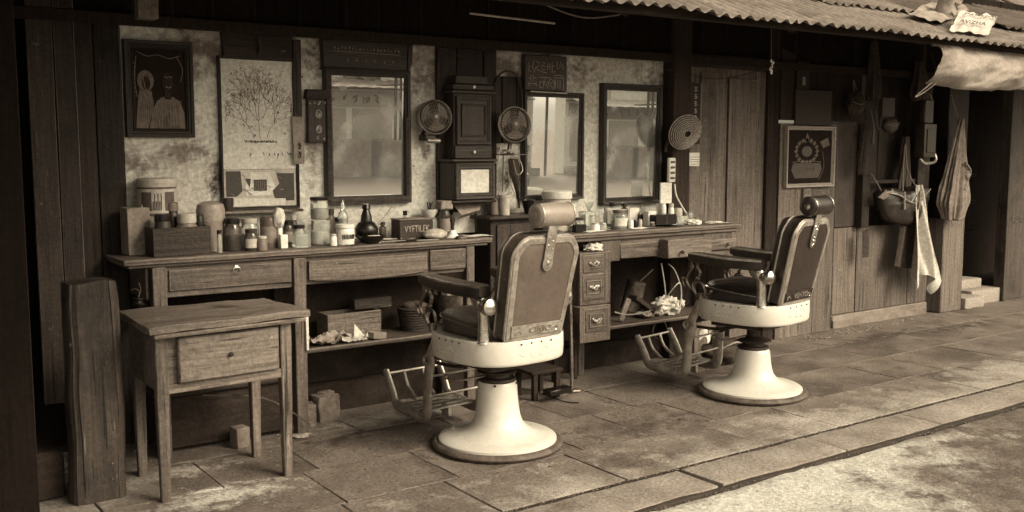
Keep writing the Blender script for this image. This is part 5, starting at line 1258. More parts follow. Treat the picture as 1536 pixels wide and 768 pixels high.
# shoulder bag
x0,x1,z0,z1=WR(1318,283,1388,338,4.84)
xc=(x0+x1)/2
t=thing('shoulder_bag','sagging dark leather shoulder bag with flap hanging on the rack','bag',(xc,4.85,z0))
m=MB(); h=z1-z0; w_=(x1-x0)/2
pts=[(xc-w_,z1-.02),(xc-w_*.95,z1-h*.45),(xc-w_*.7,z0+h*.2),(xc-w_*.2,z0+.01),(xc+w_*.3,z0),(xc+w_*.8,z0+h*.25),(xc+w_,z1-h*.4),(xc+w_*.98,z1),(xc+w_*.5,z1+.02),(xc,z1-.03),(xc-w_*.5,z1+.01)]
def bagbody(m,pts,Y0,dep):
    c=Vector((sum(p[0] for p in pts)/len(pts),0,sum(p[1] for p in pts)/len(pts)))
    P=[]; n=len(pts)
    for i in range(n):
        for k in range(4):
            t_=k/4; g=lambda q:Vector((pts[(i+q)%n][0],0,pts[(i+q)%n][1])); a_,b_,c2,d_=g(-1),g(0),g(1),g(2)
            P.append(.5*((2*b_)+(c2-a_)*t_+(2*a_-5*b_+4*c2-d_)*t_*t_+(3*b_-a_-3*c2+d_)*t_**3))
    R=[]
    for s_i,(k,dy) in enumerate(((.0,.0),(.35,.02),(.7,.12),(.92,.35),(1,.65),(.96,.9),(.8,1))):
        R.append([m.bm.verts.new((c.x+(p.x-c.x)*k,Y0-dep/2*(1-dy*1.0)+noise.noise(Vector((p.x*18,k*3,p.z*18)))*.016*(k<1)+ (0 if dy<.9 else dep/2),c.z+(p.z-c.z)*k)) if k>0 else None for p in P])
    cc=m.bm.verts.new((c.x,Y0-dep/2,c.z)); n=len(P)
    for j in range(n): m.bm.faces.new((cc,R[1][j],R[1][(j+1)%n]))
    for i in range(1,len(R)-1):
        for j in range(n): m.bm.faces.new((R[i][j],R[i+1][j],R[i+1][(j+1)%n],R[i][(j+1)%n]))
    m.bm.faces.new(R[-1])
bagbody(m,pts,4.84,.13); m.build('bag_body',LEAD,t,ang=70)
m=MB(); m.tube([(xc-w_,4.80,z1-.02),(xc-w_*.5,4.765,z1-.045),(xc+.02,4.76,z1-h*.38),(xc+w_*.6,4.775,z1-.06),(xc+w_,4.80,z1-.01)],.006,seg=6,smooth=5); m.build('piping',IRONL,t)
m=MB()
m.bm.free()
for a in (-.3,.35): m=MB(); m.box(xc+w_*a-.012,xc+w_*a+.012,4.755,4.765,z1-h*.55,z1-.02,bev=.003,rot=RotY(a*12)); m.build('buckle_strap',CLOTHM,t)
m=MB(); m.tube([(xc-w_*.9,4.84,z1-.02),(xc-w_*1.1,4.86,z1+.08),(xc-w_*1.15,4.9,z1+.13)],.006,seg=6,smooth=4); m.build('strap_end',CLOTHM,t); m=MB()
pA=onY(1358,220,4.86); m.tube([(xc-.02,4.83,z1-.02),pA+Vector((-.02,0,-.2)),pA+Vector((0,0,.02)),pA+Vector((.045,0,-.2)),(xc+w_*.55,4.83,z1)],.006,seg=6,smooth=5); m.build('strap',CLOTHM,t)
m=MB(); q=onY(1322,294,4.80); m.prism([(q.x-.05,4.80,q.z-.01),(q.x+.05,4.80,q.z+.05),(q.x+.10,4.80,q.z+.0),(q.x+.02,4.80,q.z-.03)],(0,-1,0),.01,bev=.002); m.prism([(q.x+.12,4.80,q.z+.06),(q.x+.19,4.80,q.z+.02),(q.x+.16,4.80,q.z-.04),(q.x+.12,4.80,q.z-.0)],(0,-1,0),.01,bev=.002); m.build('torn_flap',CLOTHM,t)
# towel and dark trousers
x0,x1,z0,z1=WR(1366,277,1412,442,4.80)
T=thing('towel','long pale towel draped over the rack beside the shoulder bag','towel',((x0+x1)/2,4.82,z0))
def tw(u,v):
    wv=.16+.62*min(1,v*1.15)**.8; xc=x0+(x1-x0)*(.14+.40*v); x=xc+(u-.5)*(x1-x0)*wv*1.15
    z=z1+(z0-z1)*v*(1-.20*abs(math.sin(u*3.3+.4))*(v>.0))+.010*math.sin(u*13)*v
    y=4.79-(.012+.035*v)*math.sin(u*11+v*2.2)-(.006+.016*v)*math.sin(u*23+3-v*3)
    return (x,y,z)
m=MB(); m.sheet(tw,70,60,th=.006); m.build('cloth',CLOTHP,T,ang=80)
x0,x1,z0,z1=WR(1341,336,1380,404,4.84)
T=thing('dark_cloth','dark folded cloth hanging under the shoulder bag left of the towel','cloth',((x0+x1)/2,4.85,z0))
m=MB(); m.sheet(lambda u,v:(x0+(x1-x0)*(.25*(1-v)+u*(.6+.5*v)),4.85-.02*math.sin(u*8+v)-.01*math.sin(u*17),z1+(z0-z1)*v*(1-.18*abs(u-.6))),24,16,th=.006); m.build('cloth',CLOTHD,T,ang=80)
x0,x1,z0,z1=WR(1343,395,1378,446,4.90)
# small hung items on dark rack
def hung(lbl,name,cat,rect,Y,M_,amp=.18,seed=1):
    x0,x1,z0,z1=WR(*rect,Y); T=thing(name,lbl,cat,((x0+x1)/2,Y,z0))
    random.seed(seed); m=MB()
    m.blob(((x0+x1)/2,Y,(z0+z1)/2),(x1-x0)/2,(x1-x0)*.22,(z1-z0)/2,amp=amp,fr=8,seg=28); m.build('body',M_,T,ang=80)
    m=MB(); m.tube([((x0+x1)/2-.02,Y,z1-.03),((x0+x1)/2,Y+.03,z1+.09),((x0+x1)/2+.025,Y,z1-.03)],.004,seg=5,smooth=4); m.build('strap',CLOTHM,T)
    m=MB(); m.tube([(x0+.01,Y-(x1-x0)*.15,(z0+z1)/2+.01),((x0+x1)/2,Y-(x1-x0)*.24,(z0+z1)/2-.01),(x1-.01,Y-(x1-x0)*.15,(z0+z1)/2+.02)],.003,seg=5,smooth=4); m.build('seam',CLOTHM,T)
    return T
hung('small worn pouch hanging highest at left on the dark rack','pouch','pouch',(1272,138,1296,172),4.84,CLOTHD,seed=3)
hung('dim rounded purse on the rack right of the hanging straps','purse','purse',(1324,176,1346,200),4.88,flat('dim_leather',.05,.6),amp=.1,seed=5)
x0,x1,z0,z1=WR(1322,146,1341,175,4.88); m=MB(); m.box(x0,x1,4.87,4.90,z0,z1,bev=.004); m.build('small_box',[flat('dim_card',.06,.7)],label='small square dim card box on the rack above the purse',cat='box')
for k,(a,b,cc) in enumerate((('narrow pair of pale straps hanging left on the dark rack',1309,1),('short brown strap end hanging beside the low board',1297,2))):
    if k==0: P=[(1306,164),(1310,190),(1309,216)]; P2=[(1312,166),(1316,190),(1318,194)]
    else: P=[(1298,345),(1299,365),(1298,386)]; P2=None
    m=MB(); m.tube([onY(*p,4.86) for p in P],[.008,.012,.016] if k==0 else [.04,.045,.04],seg=8,smooth=4,side=(1,0,0),ry=.006)
    if P2: m.tube([onY(*p,4.85) for p in P2],.010,seg=8,smooth=4)
    m.build('hanging_strap',flat('dim_strap',.09,.8) if k==0 else CLOTHD,label=a,cat='strap')
x0,x1,z0,z1=WR(1380,186,1398,236,4.84)
t=thing('hanging_lantern','tall dim metal lantern case hanging left of the long sack','lantern',((x0+x1)/2,4.85,z0))
m=MB(); m.box(x0,x1,4.80,4.89,z0,z1,bev=.01,seg=2); m.box(x0+.02,x1-.02,4.82,4.87,z1,z1+.20,bev=.01); m.build('case',MIDP if 0 else flat('dim_metal',.06,.5,metal=.3),t)
m=MB(); m.box(x0+.03,x1-.03,4.792,4.80,z0+.04,z1-.04,bev=.003); m.build('window',DRKP,t)
m=MB(); m.tube([(x0-.02,4.82,z0-.01),(x0+.03,4.80,z0-.05),(x1,4.80,z0-.03),(x1+.01,4.82,z0+.03)],.012,seg=6,smooth=4); m.build('base_handle',IRONL,t); m=MB(); m.tube([(x0+.02,4.84,z1+.2),(x0+.06,4.86,z1+.32),(x1-.02,4.84,z1+.2)],.004,seg=5,smooth=3); m.build('handle',IRONL,t)

# ================= SMALL THINGS ON THE DRESSERS =================
TZ,TZ2=.9315,.9255
def place(px,Y,wpx,ypx,tz=TZ):
    """centre point on the dresser top at depth Y, radius and height in metres"""
    for _ in range(3):
        c=onY(px,360,Y)
    c.z=tz; s=sca(c.x,Y); return c,wpx/2/s,max(.01,onY(px,ypx,Y).z-tz)
def jar(lbl,px,Y,wpx,top,M_,lid=None,label_m=None,prof=None,tz=TZ,name='jar',cat='jar',neck=.8,group=None,lidh=.18,contents=None):
    c,r,h=place(px,Y,wpx,top,tz)
    T=thing(name,lbl,cat,c,group=group)
    b=h*(1-lidh) if lid else h
    p=prof or [(0,0),(.9,0),(1,.03),(1,.80),(.92,.90),(neck,.96),(neck,1.0),(0,1.0)]
    m=MB(); m.lathe([(a*r,z*b) for a,z in p],c=c,seg=24); bd=m.build('body',M_,T)
    if lid: 
        m=MB(); R=r*max(neck,.7)*1.08; m.lathe([(0,b+.001),(R,b+.001),(R*1.02,b+.004),(R,h*.985),(R*.85,h),(0,h)],c=c,seg=24); m.build('lid',lid,T)
    if label_m:
        m=MB(); a0=-PI*.92; n=14; rr=r*1.012
        m.sheet(lambda u,v:(c.x+rr*math.cos(a0+u*PI*.85),c.y+rr*math.sin(a0+u*PI*.85),c.z+b*(.18+.5*v)),n,2,th=.0006); m.build('label',label_m,T)
    if contents:
        m=MB(); m.lathe([(0,b*.06),(r*.86,b*.06),(r*.86,b*.55),(0,b*.58)],c=c,seg=20); m.build('contents',contents,T)
    return T
def boxy(lbl,x0p,x1p,topp,Y,dep,M_,name='box',cat='box',tz=TZ,rz=0,bev=.003,base=0,cuts=0,jit=0,z0=None):
    a=onY(x0p,350,Y).x; b=onY(x1p,350,Y).x; zt=onY((x0p+x1p)/2,topp,Y).z
    m=MB(); m.box(a,b,Y,Y+dep,tz if z0 is None else z0,zt,bev=bev,rot=RotZ(rz),cuts=cuts,jit=jit); return m.build(name,M_,label=lbl,cat=cat),(a,b,zt)
# left group
boxy('tall plain brown box at the far left end of left dresser',192,226,312,4.76,.13,PAPERM,cuts=3,jit=.002)
c,r,h=place(238,4.86,56,267)
t=thing('biscuit_tin','large round tin with striped printed sides, tallest thing on left dresser','tin',c)
m=MB(); m.lathe([(0,0),(r,0),(r,h-.025),(r*1.03,h-.024),(r*1.03,h-.004),(r*.98,h),(0,h)],c=c,seg=40); tb=m.build('tin_body',CRM,t)
m=MB()
for z0_,z1_,M2 in ((.50,.54,0),(.86,.885,0)): m.lathe([(r*1.004,h*z0_),(r*1.008,h*z0_),(r*1.008,h*z1_),(r*1.004,h*z1_)],c=c,seg=40)
m.build('printed_bands',INKM,tb)
for a0 in (-2.75,-1.45):
    m=MB(); m.sheet(lambda u,v:(c.x+r*1.008*math.cos(a0+u*.62),c.y+r*1.008*math.sin(a0+u*.62),c.z+h*(.57+.25*v)),8,2,th=.0008); m.build('printed_panel',MIDP if 0 else flat('print_brown',.09,.6),tb)
m=MB()
for k in range(6): 
    a=-2.05+.08*k; m.tube([(c.x+r*1.012*math.cos(a),c.y+r*1.012*math.sin(a),c.z+h*.58),(c.x+r*1.012*math.cos(a+.02),c.y+r*1.012*math.sin(a+.02),c.z+h*(.7+.1*(k%2)))],.002,seg=4)
m.build('printed_marks',INKM,tb)
a=onY(208,333,4.8); m=MB(); m.prism([(a.x-.02,4.80,onY(208,335,4.8).z-.06),(a.x+.03,4.80,onY(208,335,4.8).z-.06),(a.x+.045,4.83,onY(214,285,4.8).z)],(0,1,0),.003); m.build('paper_sheet',PAPER,label='triangular edge of pale paper leaning against the striped tin',cat='paper')
# open wooden tray
x0=onY(229,350,4.63).x; x1=onY(316,350,4.63).x; zt=onY(270,341,4.63).z
t=thing('wooden_tray','dark open wooden tray of pots at the front of left dresser','tray',((x0+x1)/2,4.7,TZ))
m=MB(); m.box(x0,x1,4.625,4.637,TZ,zt,bev=.002); m.build('front_board',W('post','x'),t)
m=MB(); m.box(x0,x0+.01,4.638,4.77,TZ,zt,bev=.002); m.build('side_board',W('post','y'),t)
m=MB(); m.box(x1-.01,x1,4.638,4.77,TZ,zt,bev=.002); m.build('side_board',W('post','y'),t)
m=MB(); m.box(x0+.011,x1-.011,4.638,4.769,TZ,TZ+.01,bev=.001); m.build('bottom_board',W('post','x'),t)
tz=TZ+.011
jar('dark flared pot standing left inside the wooden tray',245,4.69,28,321,DRKP,lid=BLK,tz=tz,name='pot',cat='pot',prof=[(0,0),(1,0),(.98,.5),(.86,.85),(.8,1),(0,1)],neck=.8)
jar('slim dark lidded bottle standing behind the flared pot',260,4.79,20,303,flat('bottle_brown',.03,.3),lid=MIDP,tz=TZ,name='bottle',cat='bottle')
jar('squat grey lidded pot standing right inside the wooden tray',281,4.70,32,320,MIDP,lid=CRM,tz=tz,name='pot',cat='pot',lidh=.25)
jar('tiny dark glazed cup at the right end of the tray',300,4.70,14,322,BLK,tz=tz,name='cup',cat='cup')
c,r,h=place(317,4.78,40,301)
t=thing('storage_canister','large plain canister with a domed lid behind the tray','canister',c)
m=MB(); m.lathe([(0,0),(r*.96,0),(r,.01),(r,h*.60),(0,h*.60)],c=c,seg=32); m.build('canister_body',CRM if 0 else flat('buff_paint',.20,.45,stain=.13),t)
m=MB(); m.lathe([(0,h*.602),(r*1.04,h*.602),(r*1.05,h*.82),(r*.95,h*.93),(r*.5,h*.985),(0,h)],c=c,seg=32); m.build('lid',flat('buff_lid',.24,.4),t)
jar('squat dark cup on the ledge at lower left corner of the tree drawing',343,4.90,18,297,DRKP,tz=onY(343,317,4.9).z,name='cup',cat='cup',prof=[(0,0),(.8,0),(1,.6),(1,1),(.9,1),(.8,.2),(0,.2)])
x0,x1,z0,z1=WR(330,315,452,319,4.90); m=MB(); m.box(x0,x1,4.87,4.957,z0,z1,bev=.002,cuts=6,jit=.001); m.build('ledge',W('worn','x'),label='thin wooden ledge under the framed tree drawing',cat='ledge')
# glass jars
random.seed(21)
jar('stout dark glass jar just left of the small labelled jar',349,4.72,26,327,GLD,lid=BLK,contents=DRKP)
jar('clear glass jar half filled, behind the small labelled jar',375,4.80,28,327,GL,lid=CRM,contents=PAPERM)
jar('small glass jar with a printed label, at the dresser edge',377,4.67,21,343,GLD,lid=DRKP,label_m=CRM,contents=DRKP)
jar('rounded tall tin canister with a lighter front panel',404,4.76,27,324,flat('olive_tin',.10,.4),label_m=flat('tin_panel',.2,.5),name='canister',cat='canister',prof=[(0,0),(1,0),(1,.85),(.93,.95),(.75,1),(0,1)])
t=jar('white powder brush with fluffy top beside the tall tin canister',420,4.72,8,338,WHT,name='powder_brush',cat='brush')
c,r,h=place(419,4.72,20,314); m=MB(); m.blob((c.x,c.y,TZ+h*.78),r,r,h*.27,amp=.12); m.build('bristles',CLOTHP,t)
jar('dark bottle with a forked black stopper behind the brush',433,4.80,16,330,GLD,lid=BLK,name='bottle',cat='bottle',label_m=PAPERM)
c,r,h=place(432,4.80,14,313); t=COL.objects[-1]
jar('short wide glass jar with a black lid, left of stacked jars',449,4.78,20,337,GL,lid=BLK,contents=DRKP)
boxy('low rectangular glass case at the dresser edge',444,466,351,4.66,.05,GL,name='glass_case',cat='case')
boxy('small white block beside the glass case',421,432,352,4.665,.03,WHT,name='soap_block',cat='soap')
jar('lower broad glass jar of the stacked pair, filled with pale powder',481,4.76,30,330,GL,contents=PAPER,neck=.95)
zst=onY(481,329,4.76).z
jar('upper glass jar of the stacked pair with a black printed lid',480,4.76,27,295,GL,lid=BLK,contents=PAPERM,tz=zst+.001,neck=.95,lidh=.16)
t=jar('squat white labelled jar beneath the large mirror',518,4.68,27,336,WHT,label_m=PAPER,neck=.98,prof=[(0,0),(.97,0),(1,.05),(1,.72),(.9,.8),(1.05,.84),(1.05,1),(0,1)])
c,r,h=place(518,4.68,27,336); m=MB()
for k in range(9):
    a=-2.3+.17*k; m.tube([(c.x+r*1.03*math.cos(a),c.y+r*1.03*math.sin(a),c.z+h*.3),(c.x+r*1.03*math.cos(a+.05),c.y+r*1.03*math.sin(a+.05),c.z+h*.52)],.003,seg=4)
m.build('label_marks',INK,t)
jar('slim cut glass bottle with pointed stopper behind the white jar',515,4.80,16,300,GL,name='bottle',cat='bottle',prof=[(0,0),(1,0),(1,.6),(.75,.7),(.45,.76),(.6,.8),(.35,.9),(.1,1),(0,1)],contents=MIDP)
jar('small dark bottle with a round stopper right of the stacked jars',496,4.84,14,313,GLD,lid=DRKP,name='bottle',cat='bottle')
# oil lamp / teapot
c,r,h=place(550,4.75,32,306)
t=thing('oil_flask','round bellied dark flask with tall neck and slanting spout below mirror','flask',c)
m=MB(); m.lathe([(0,0),(r*.6,0),(r*.7,h*.08),(r*1.05,h*.2),(r*1.1,h*.36),(r*.8,h*.50),(r*.55,h*.55),(r*.50,h*.7),(r*.3,h*.85),(r*.42,h*.88),(r*.30,h),(0,h)],c=c,seg=28); m.build('flask_body',BLK,t)
m=MB(); m.tube([c+Vector((r*.8,-.01,h*.35)),c+Vector((r*1.6,-.015,h*.6)),c+Vector((r*2.6,-.02,h*.93))],[.006,.005,.004],seg=8); m.build('spout',IRONL,t)
m=MB(); c,r,h=place(556,4.66,46,352); m.lathe([(0,0),(r*.5,0),(r,h*.8),(r*1.02,h),(r*.9,h*.8),(0,h*.3)],c=c,seg=28); m.build('black_dish',BLK,label='shallow black dish in front of the dark flask',cat='dish')
boxy('small cream box in front of the dark flask',553,571,353,4.64,.02,CRM,name='small_box')
# combs, flat bits
def comb(lbl,px,py,L,ang,M_,Y=4.66,tz=TZ):
    c=onY(px,py,Y); c.z=tz; T=thing('comb',lbl,'comb',c,math.radians(ang))
    m=MB(); m.box(-L/2,L/2,-.008,.0,.002,.007,bev=.002); m.build('spine',M_,T,local=True)
    m=MB()
    n=26
    for k in range(n): x=-L/2+.006+(L-.012)*k/(n-1); m.box(x-.0009,x+.0009,-.024,-.0078,.003,.006,bev=0)
    m.build('teeth',M_,T,local=True)
comb('pale comb lying slanted on dresser right of the dark flask',588,356,.15,-8,CRM)
comb('dark comb lying flat in front of the printed box',613,358,.17,6,BLK,Y=4.63)
comb('pale thin comb lying at the dresser edge before wrapped bundle',640,360,.13,-14,CRM,Y=4.62)
def dish(lbl,px,Y,wpx,M_,h=.012,tz=TZ,cat='dish',name='dish'):
    c=onY(px,355,Y); c.z=tz; r=wpx/2/sca(c.x,Y); m=MB(); m.lathe([(0,0),(r*.6,0),(r*.95,h*.8),(r,h),(r*.9,h*.85),(r*.55,h*.3),(0,h*.3)],c=c,seg=24); m.build(name,M_,label=lbl,cat=cat)
dish('small cream dish behind the slanted pale comb',584,4.72,24,CRM)
dish('oval pale tray under scattered bits in middle of left dresser',607,4.70,34,PAPERM)
# printed box
o,(a,b,zt)=boxy('wooden box with rough raised lettering on its front',600,650,330,4.72,.10,[W('post','x')],name='printed_box')
m=MB(); m.text('VYFTILEK',.052,((a+b)/2,4.717,(zt+TZ)/2+.004),RX,RZ,th=.003,sx=.82*(b-a)/.24); q=m.build('lettering',GOLD,o); 
m=MB(); m.box(a-.004,b+.004,4.716,4.822,zt+.0005,zt+.008,bev=.002); m.build('lid',W('worn','x'),o)
jar('white bowl on a glass stand behind the printed box',645,4.86,22,326,GL,tz=TZ,name='glass_stand',cat='stand')
c,r,h=place(645,4.86,24,326); m=MB(); m.lathe([(0,0),(r*.55,0),(r*1.0,.03),(r*1.08,.045),(r*1.0,.043),(r*.5,.012),(0,.012)],c=c+Vector((0,0,h+.001)),seg=24); m.build('bowl',WHT,label='white bowl topping the glass stand behind the printed box',cat='bowl')
m=MB(); 
for k in range(4): m.tube([c+Vector((rnd(-.02,.02),0,h+.02)),c+Vector((rnd(-.03,.03),0,h+.085))],.004,seg=5)
m.build('brushes',BLK,label='little cluster of dark brushes standing in the white bowl',cat='brushes',kind='stuff')
jar('dark fluted bottle under the crumpled paper box',667,4.82,17,315,GLD,label_m=PAPERM,name='bottle',cat='bottle')
zc=onY(667,314,4.82).z; q=onY(666,308,4.82); m=MB(); m.box(q.x-.04,q.x+.04,4.78,4.85,zc+.002,zc+.05,bev=.006,cuts=4,jit=.006,rot=RotY(4)); m.build('crumpled_box',PAPERM,label='crumpled brown paper box balanced on the fluted bottle',cat='box')
jar('dark tall bottle behind the crumpled paper box',660,4.90,15,312,GLD,name='bottle',cat='bottle')
q=onY(653,350,4.66); m=MB(); m.blob((q.x,4.66,TZ+.028),.068,.045,.03,amp=.10,fr=14,seg=28,flat=TZ+.001); m.build('wrapped_bundle',mat('crinkled_wrap',.3,.5,scale=(20,20,20),rough=.3,bump=.6),label='oval bundle in crinkled shiny wrap at the dresser edge',cat='bundle')
c,r,h=place(679,4.70,20,345)
t=thing('statuette','tiny dark statuette standing on a pale bell base','statuette',c)
m=MB(); m.lathe([(0,0),(r*1.1,0),(r,.006),(r*.6,h*.6),(r*.5,h),(0,h)],c=c,seg=20); m.build('base',WHT,t)
h2=onY(679,322,4.70).z-TZ; m=MB(); m.lathe([(0,h),(.008,h),(.010,h+.02),(.014,h+.045),(.018,h+.062),(.008,h+.07),(.011,h2-.012),(.007,h2-.001),(0,h2)],c=c,seg=14,sy=.7); m.build('figure',RUST,t)
# propped wedge and sheet
x0,x1,z0,z1=WR(684,318,716,352,4.90); m=MB(); m.box(x0,x1,4.925,4.932,TZ,z1,bev=.001,rot=RotX(-4)); m.build('paper_sheet',PAPER,label='white sheet leaning on the wall behind the tiny statuette',cat='paper')
a,b,c_2,d_=onY(680,308,4.86),onY(722,302,4.86),onY(720,315,4.80),onY(692,323,4.80)
m=MB(); m.prism([a,b,c_2,d_],(0,.3,1),.006,bev=.001); m.prism([d_,c_2,c_2+Vector((0,.03,-.02)),d_+Vector((0,.03,-.02))],(0,1,0),.004); m.build('folded_card',PAPERM,label='brown folded card wedged under the clock case',cat='card')
x0,x1,z0,z1=WR(718,306,728,352,4.88); m=MB(); m.box(x0,x1+.03,4.90,4.93,TZ,z1,bev=.002); m.build('upright_board',W('panel','z'),label='narrow upright board beside the folded brown card',cat='board')
def papers(lbl,px,py,Y,wpx,n,tz=TZ,M_=PAPER,d=.06,grp=None):
    c=onY(px,py,Y); w_=wpx/sca(c.x,Y)/2; m=MB(); z=tz
    for k in range(n):
        aa=rnd(-14,14); ph=rnd(0,9)
        vs0=len(m.bm.verts)
        def f(u,v,aa=aa,z=z,ph=ph):
            x=(u-.5)*2*w_*rnd(.98,1); y=(v-.5)*d*1.4; q=RotZ(aa)@Vector((x,y,0)); return (c.x+q.x,Y+q.y,z+.001+.006*abs(math.sin(u*4+ph)*math.sin(v*3+ph)))
        m.sheet(f,8,5,th=.0008); z+=.0035
    return m.build('papers',M_,label=lbl,cat='papers',kind=None)
papers('loose curled papers at the right end of left dresser',716,352,4.70,44,1)
papers('second thin sheet curling near the statuette on left dresser',694,356,4.66,30,1,M_=PAPERM)
# cabinet top cups
q=onY(756,320,4.82); 
t=jar('pale plastic beaker on the low cabinet behind the chair',757,4.80,18,292,CRM,tz=cz+.001,name='beaker',cat='cup',prof=[(0,0),(.8,0),(1,.85),(1.1,.87),(1.1,1),(.95,1),(.75,.1),(0,.1)])
jar('small handled mug left of the pale beaker',742,4.84,15,297,MIDP,tz=cz+.001,name='mug',cat='mug')
jar('dark bowl on the low cabinet under the fan cables',792,4.84,20,300,BLK,tz=cz+.001,name='bowl',cat='bowl',prof=[(0,0),(.5,0),(1,.9),(1.1,1),(.95,1),(.4,.2),(0,.2)])
# right dresser
K=dict(tz=TZ2)
jar('pale round tin half hidden by the pale headrest',835,4.80,42,286,PAPERM if 0 else CRM,name='tin',cat='tin',lidh=.2,lid=PAPER,neck=1,tz=TZ2,prof=[(0,0),(1,0),(1,1),(0,1)])
jar('tall funnel shaped glass right behind the pale headrest',884,4.80,12,322,GL,name='funnel_glass',cat='glass',**K)
c,r,h=place(883,4.80,12,322,TZ2); m=MB(); m.lathe([(.004,h),(.006,h+.02),(.03,h+.075),(.032,h+.078),(.028,h+.073),(.004,h+.024)],c=c,seg=20); m.build('funnel',GL,label='clear glass funnel standing over the slim glass',cat='funnel')
boxy('upright clear glass box behind the thin papers',878,898,317,4.74,.07,GL,name='glass_box',cat='box',tz=TZ2,bev=.002)
jar('low glass jar with a dark stopper nearest the glass box',868,4.68,18,326,GL,lid=DRKP,contents=CRM,**K)
jar('slim glass bottle with pale cork beside the glass box',911,4.78,13,312,GL,lid=CRM,name='bottle',cat='bottle',**K)
jar('tiny clear jar in front of the pale corked bottle',903,4.66,14,333,GL,contents=CRM,**K)
jar('wide screw-top jar with large pale label on right dresser',929,4.70,25,314,GL,lid=IRON,label_m=PAPER,contents=PAPERM,**K)
o,_=boxy('upright white card with a dark mark, right of wide jar',944,958,312,4.84,.004,PAPER,name='card',cat='card',tz=TZ2,bev=0)
jar('short white candle stub nearest the wide labelled jar',946,4.64,8,330,WHT,name='candle',cat='candle',**K)
jar('dark short vial between the two candle stubs',953,4.66,7,330,BLK,name='vial',cat='vial',**K)
jar('shorter cream candle stub right of the dark vial',960,4.65,6,329,CRM,name='candle',cat='candle',**K)
jar('dark round jar with shiny lid in front of the right mirror',966,4.82,20,318,BLK,lid=CHR,**K)
boxy('white upright box beside the black lacquer box',972,984,317,4.72,.05,PAPER,name='carton',tz=TZ2)
o,(a,b,zt)=boxy('glossy black lacquer box with two compartments',984,1015,322,4.66,.09,BLK,name='lacquer_box',tz=TZ2+.008)
m=MB(); m.box((a+b)/2-.001,(a+b)/2+.001,4.657,4.66,TZ2+.012,zt-.004,bev=0); m.build('divider',IRON,o)
jar('left white tube of the pair standing in black box',994,4.78,9,305,WHT,name='tube',cat='tube',**K)
jar('right white tube with ribbed cap standing in black box',1006,4.78,9,305,WHT,lid=CRM,name='tube',cat='tube',**K)
jar('small pale knob jar behind the black box, right',1016,4.80,14,312,CRM,**K)
dish('thin dark tray under the black lacquer box',1000,4.70,52,BLK,h=.008,tz=TZ2,cat='tray',name='tray')
boxy('clear glass block right of the black lacquer box',1016,1031,324,4.68,.05,GL,name='glass_block',cat='block',tz=TZ2)
jar('brush handle cup at right end of right dresser',1044,4.80,8,326,MIDP,name='brush_cup',cat='cup',**K)
def rag(lbl,px,py,Y,rx,ry,rz,M_,tz,seed):
    random.seed(seed); c=onY(px,py,Y); m=MB(); m.blob((c.x,Y,tz+rz*.55),rx,ry,rz,amp=.28,fr=9,seg=32,flat=tz+.001); return m.build('folded_cloth',M_,label=lbl,cat='cloth',ang=80)
rag('folded white face cloth on right dresser near the cable',1038,340,4.68,.065,.05,.02,CLOTHP,TZ2,4)
rag('flatter pale cloth at the right end of right dresser',1070,342,4.66,.07,.04,.009,CLOTHP,TZ2,5)
papers('thin white papers on right dresser before the wide jar',962,344,4.62,44,1,tz=TZ2)
papers('curled paper strips beside the headrest on right dresser',893,344,4.64,58,1,tz=TZ2)
comb('thin comb lying at the far right end of right dresser',1082,344,.12,4,CRM,Y=4.62,tz=TZ2)
boxy('small dark case lying near the pale headrest',864,880,337,4.62,.04,BLK,name='case',cat='case',tz=TZ2)
random.seed(31)
# ---- shelf of dresser one ----
SZ=.4285
x0=onY(492,490,4.74).x; x1=onY(572,490,4.74).x; zt=onY(530,469,4.74).z
t=thing('wooden_crate','plain shallow wooden crate standing on the left dresser shelf','crate',((x0+x1)/2,4.8,SZ))
m=MB(); m.box(x0,x1,4.74,4.752,SZ,zt,bev=.002); m.build('front_board',W('table','x'),t)
for xx in (x0,x1-.012):
    m=MB(); m.box(xx,xx+.012,4.753,4.88,SZ,zt,bev=.002); m.build('end_board',W('table','y'),t)
m=MB(); m.box(x0+.013,x1-.013,4.86,4.872,SZ,zt,bev=.002); m.build('back_board',W('table','x'),t)
x0=onY(528,460,4.82).x; x1=onY(584,460,4.82).x; z0=zt+.002; zz=onY(555,446,4.82).z
m=MB(); m.box(x0,x1,4.79,4.86,z0,zz,bev=.004); m.box(x0,x0+.1,4.785,4.789,z0+.02,zz-.01,bev=.001) ; o=m.build('tool_box',[W('post','x')],label='long dark tool box lying across the wooden crate',cat='box')
def crump(lbl,px,py,Y,s,seed,M_=PAPERM,tz=SZ):
    random.seed(seed); c=onY(px,py,Y); m=MB(); o=rnd(0,50)
    m.sheet(lambda u,v:(c.x+(u-.5)*s*1.7,Y+(v-.5)*s*1.0,tz+.004+abs(noise.noise(Vector((u*3.4+o,v*3,o))))*s*.55+abs(noise.noise(Vector((u*8+o,v*8,o))))*s*.20+.15*s*max(0,(abs(u-.5)*2)**3)),26,20,th=.0015)
    return m.build('crumpled_paper',M_,label=lbl,cat='paper',ang=60)
crump('crumpled brown paper at the left end of the lower shelf',488,520,4.68,.13,1)
crump('pale crumpled paper before the wooden crate on lower shelf',528,515,4.67,.09,3,M_=CRM)
q=onY(540,505,4.65); m=MB(); m.prism([(q.x-.03,4.66,SZ+.003),(q.x+.05,4.66,SZ+.003),(q.x-.01,4.69,SZ+.085)],(0,1,0),.004); m.build('folded_card',PAPER,label='pale triangular folded card standing on the lower shelf',cat='card')
q=onY(566,505,4.65); m=MB(); m.box(q.x-.045,q.x+.045,4.63,4.70,SZ+.001,SZ+.035,bev=.003,rot=RotZ(14)@RotY(8)); m.build('small_carton',PAPERM,label='small flattened brown carton at the right of the shelf',cat='box')
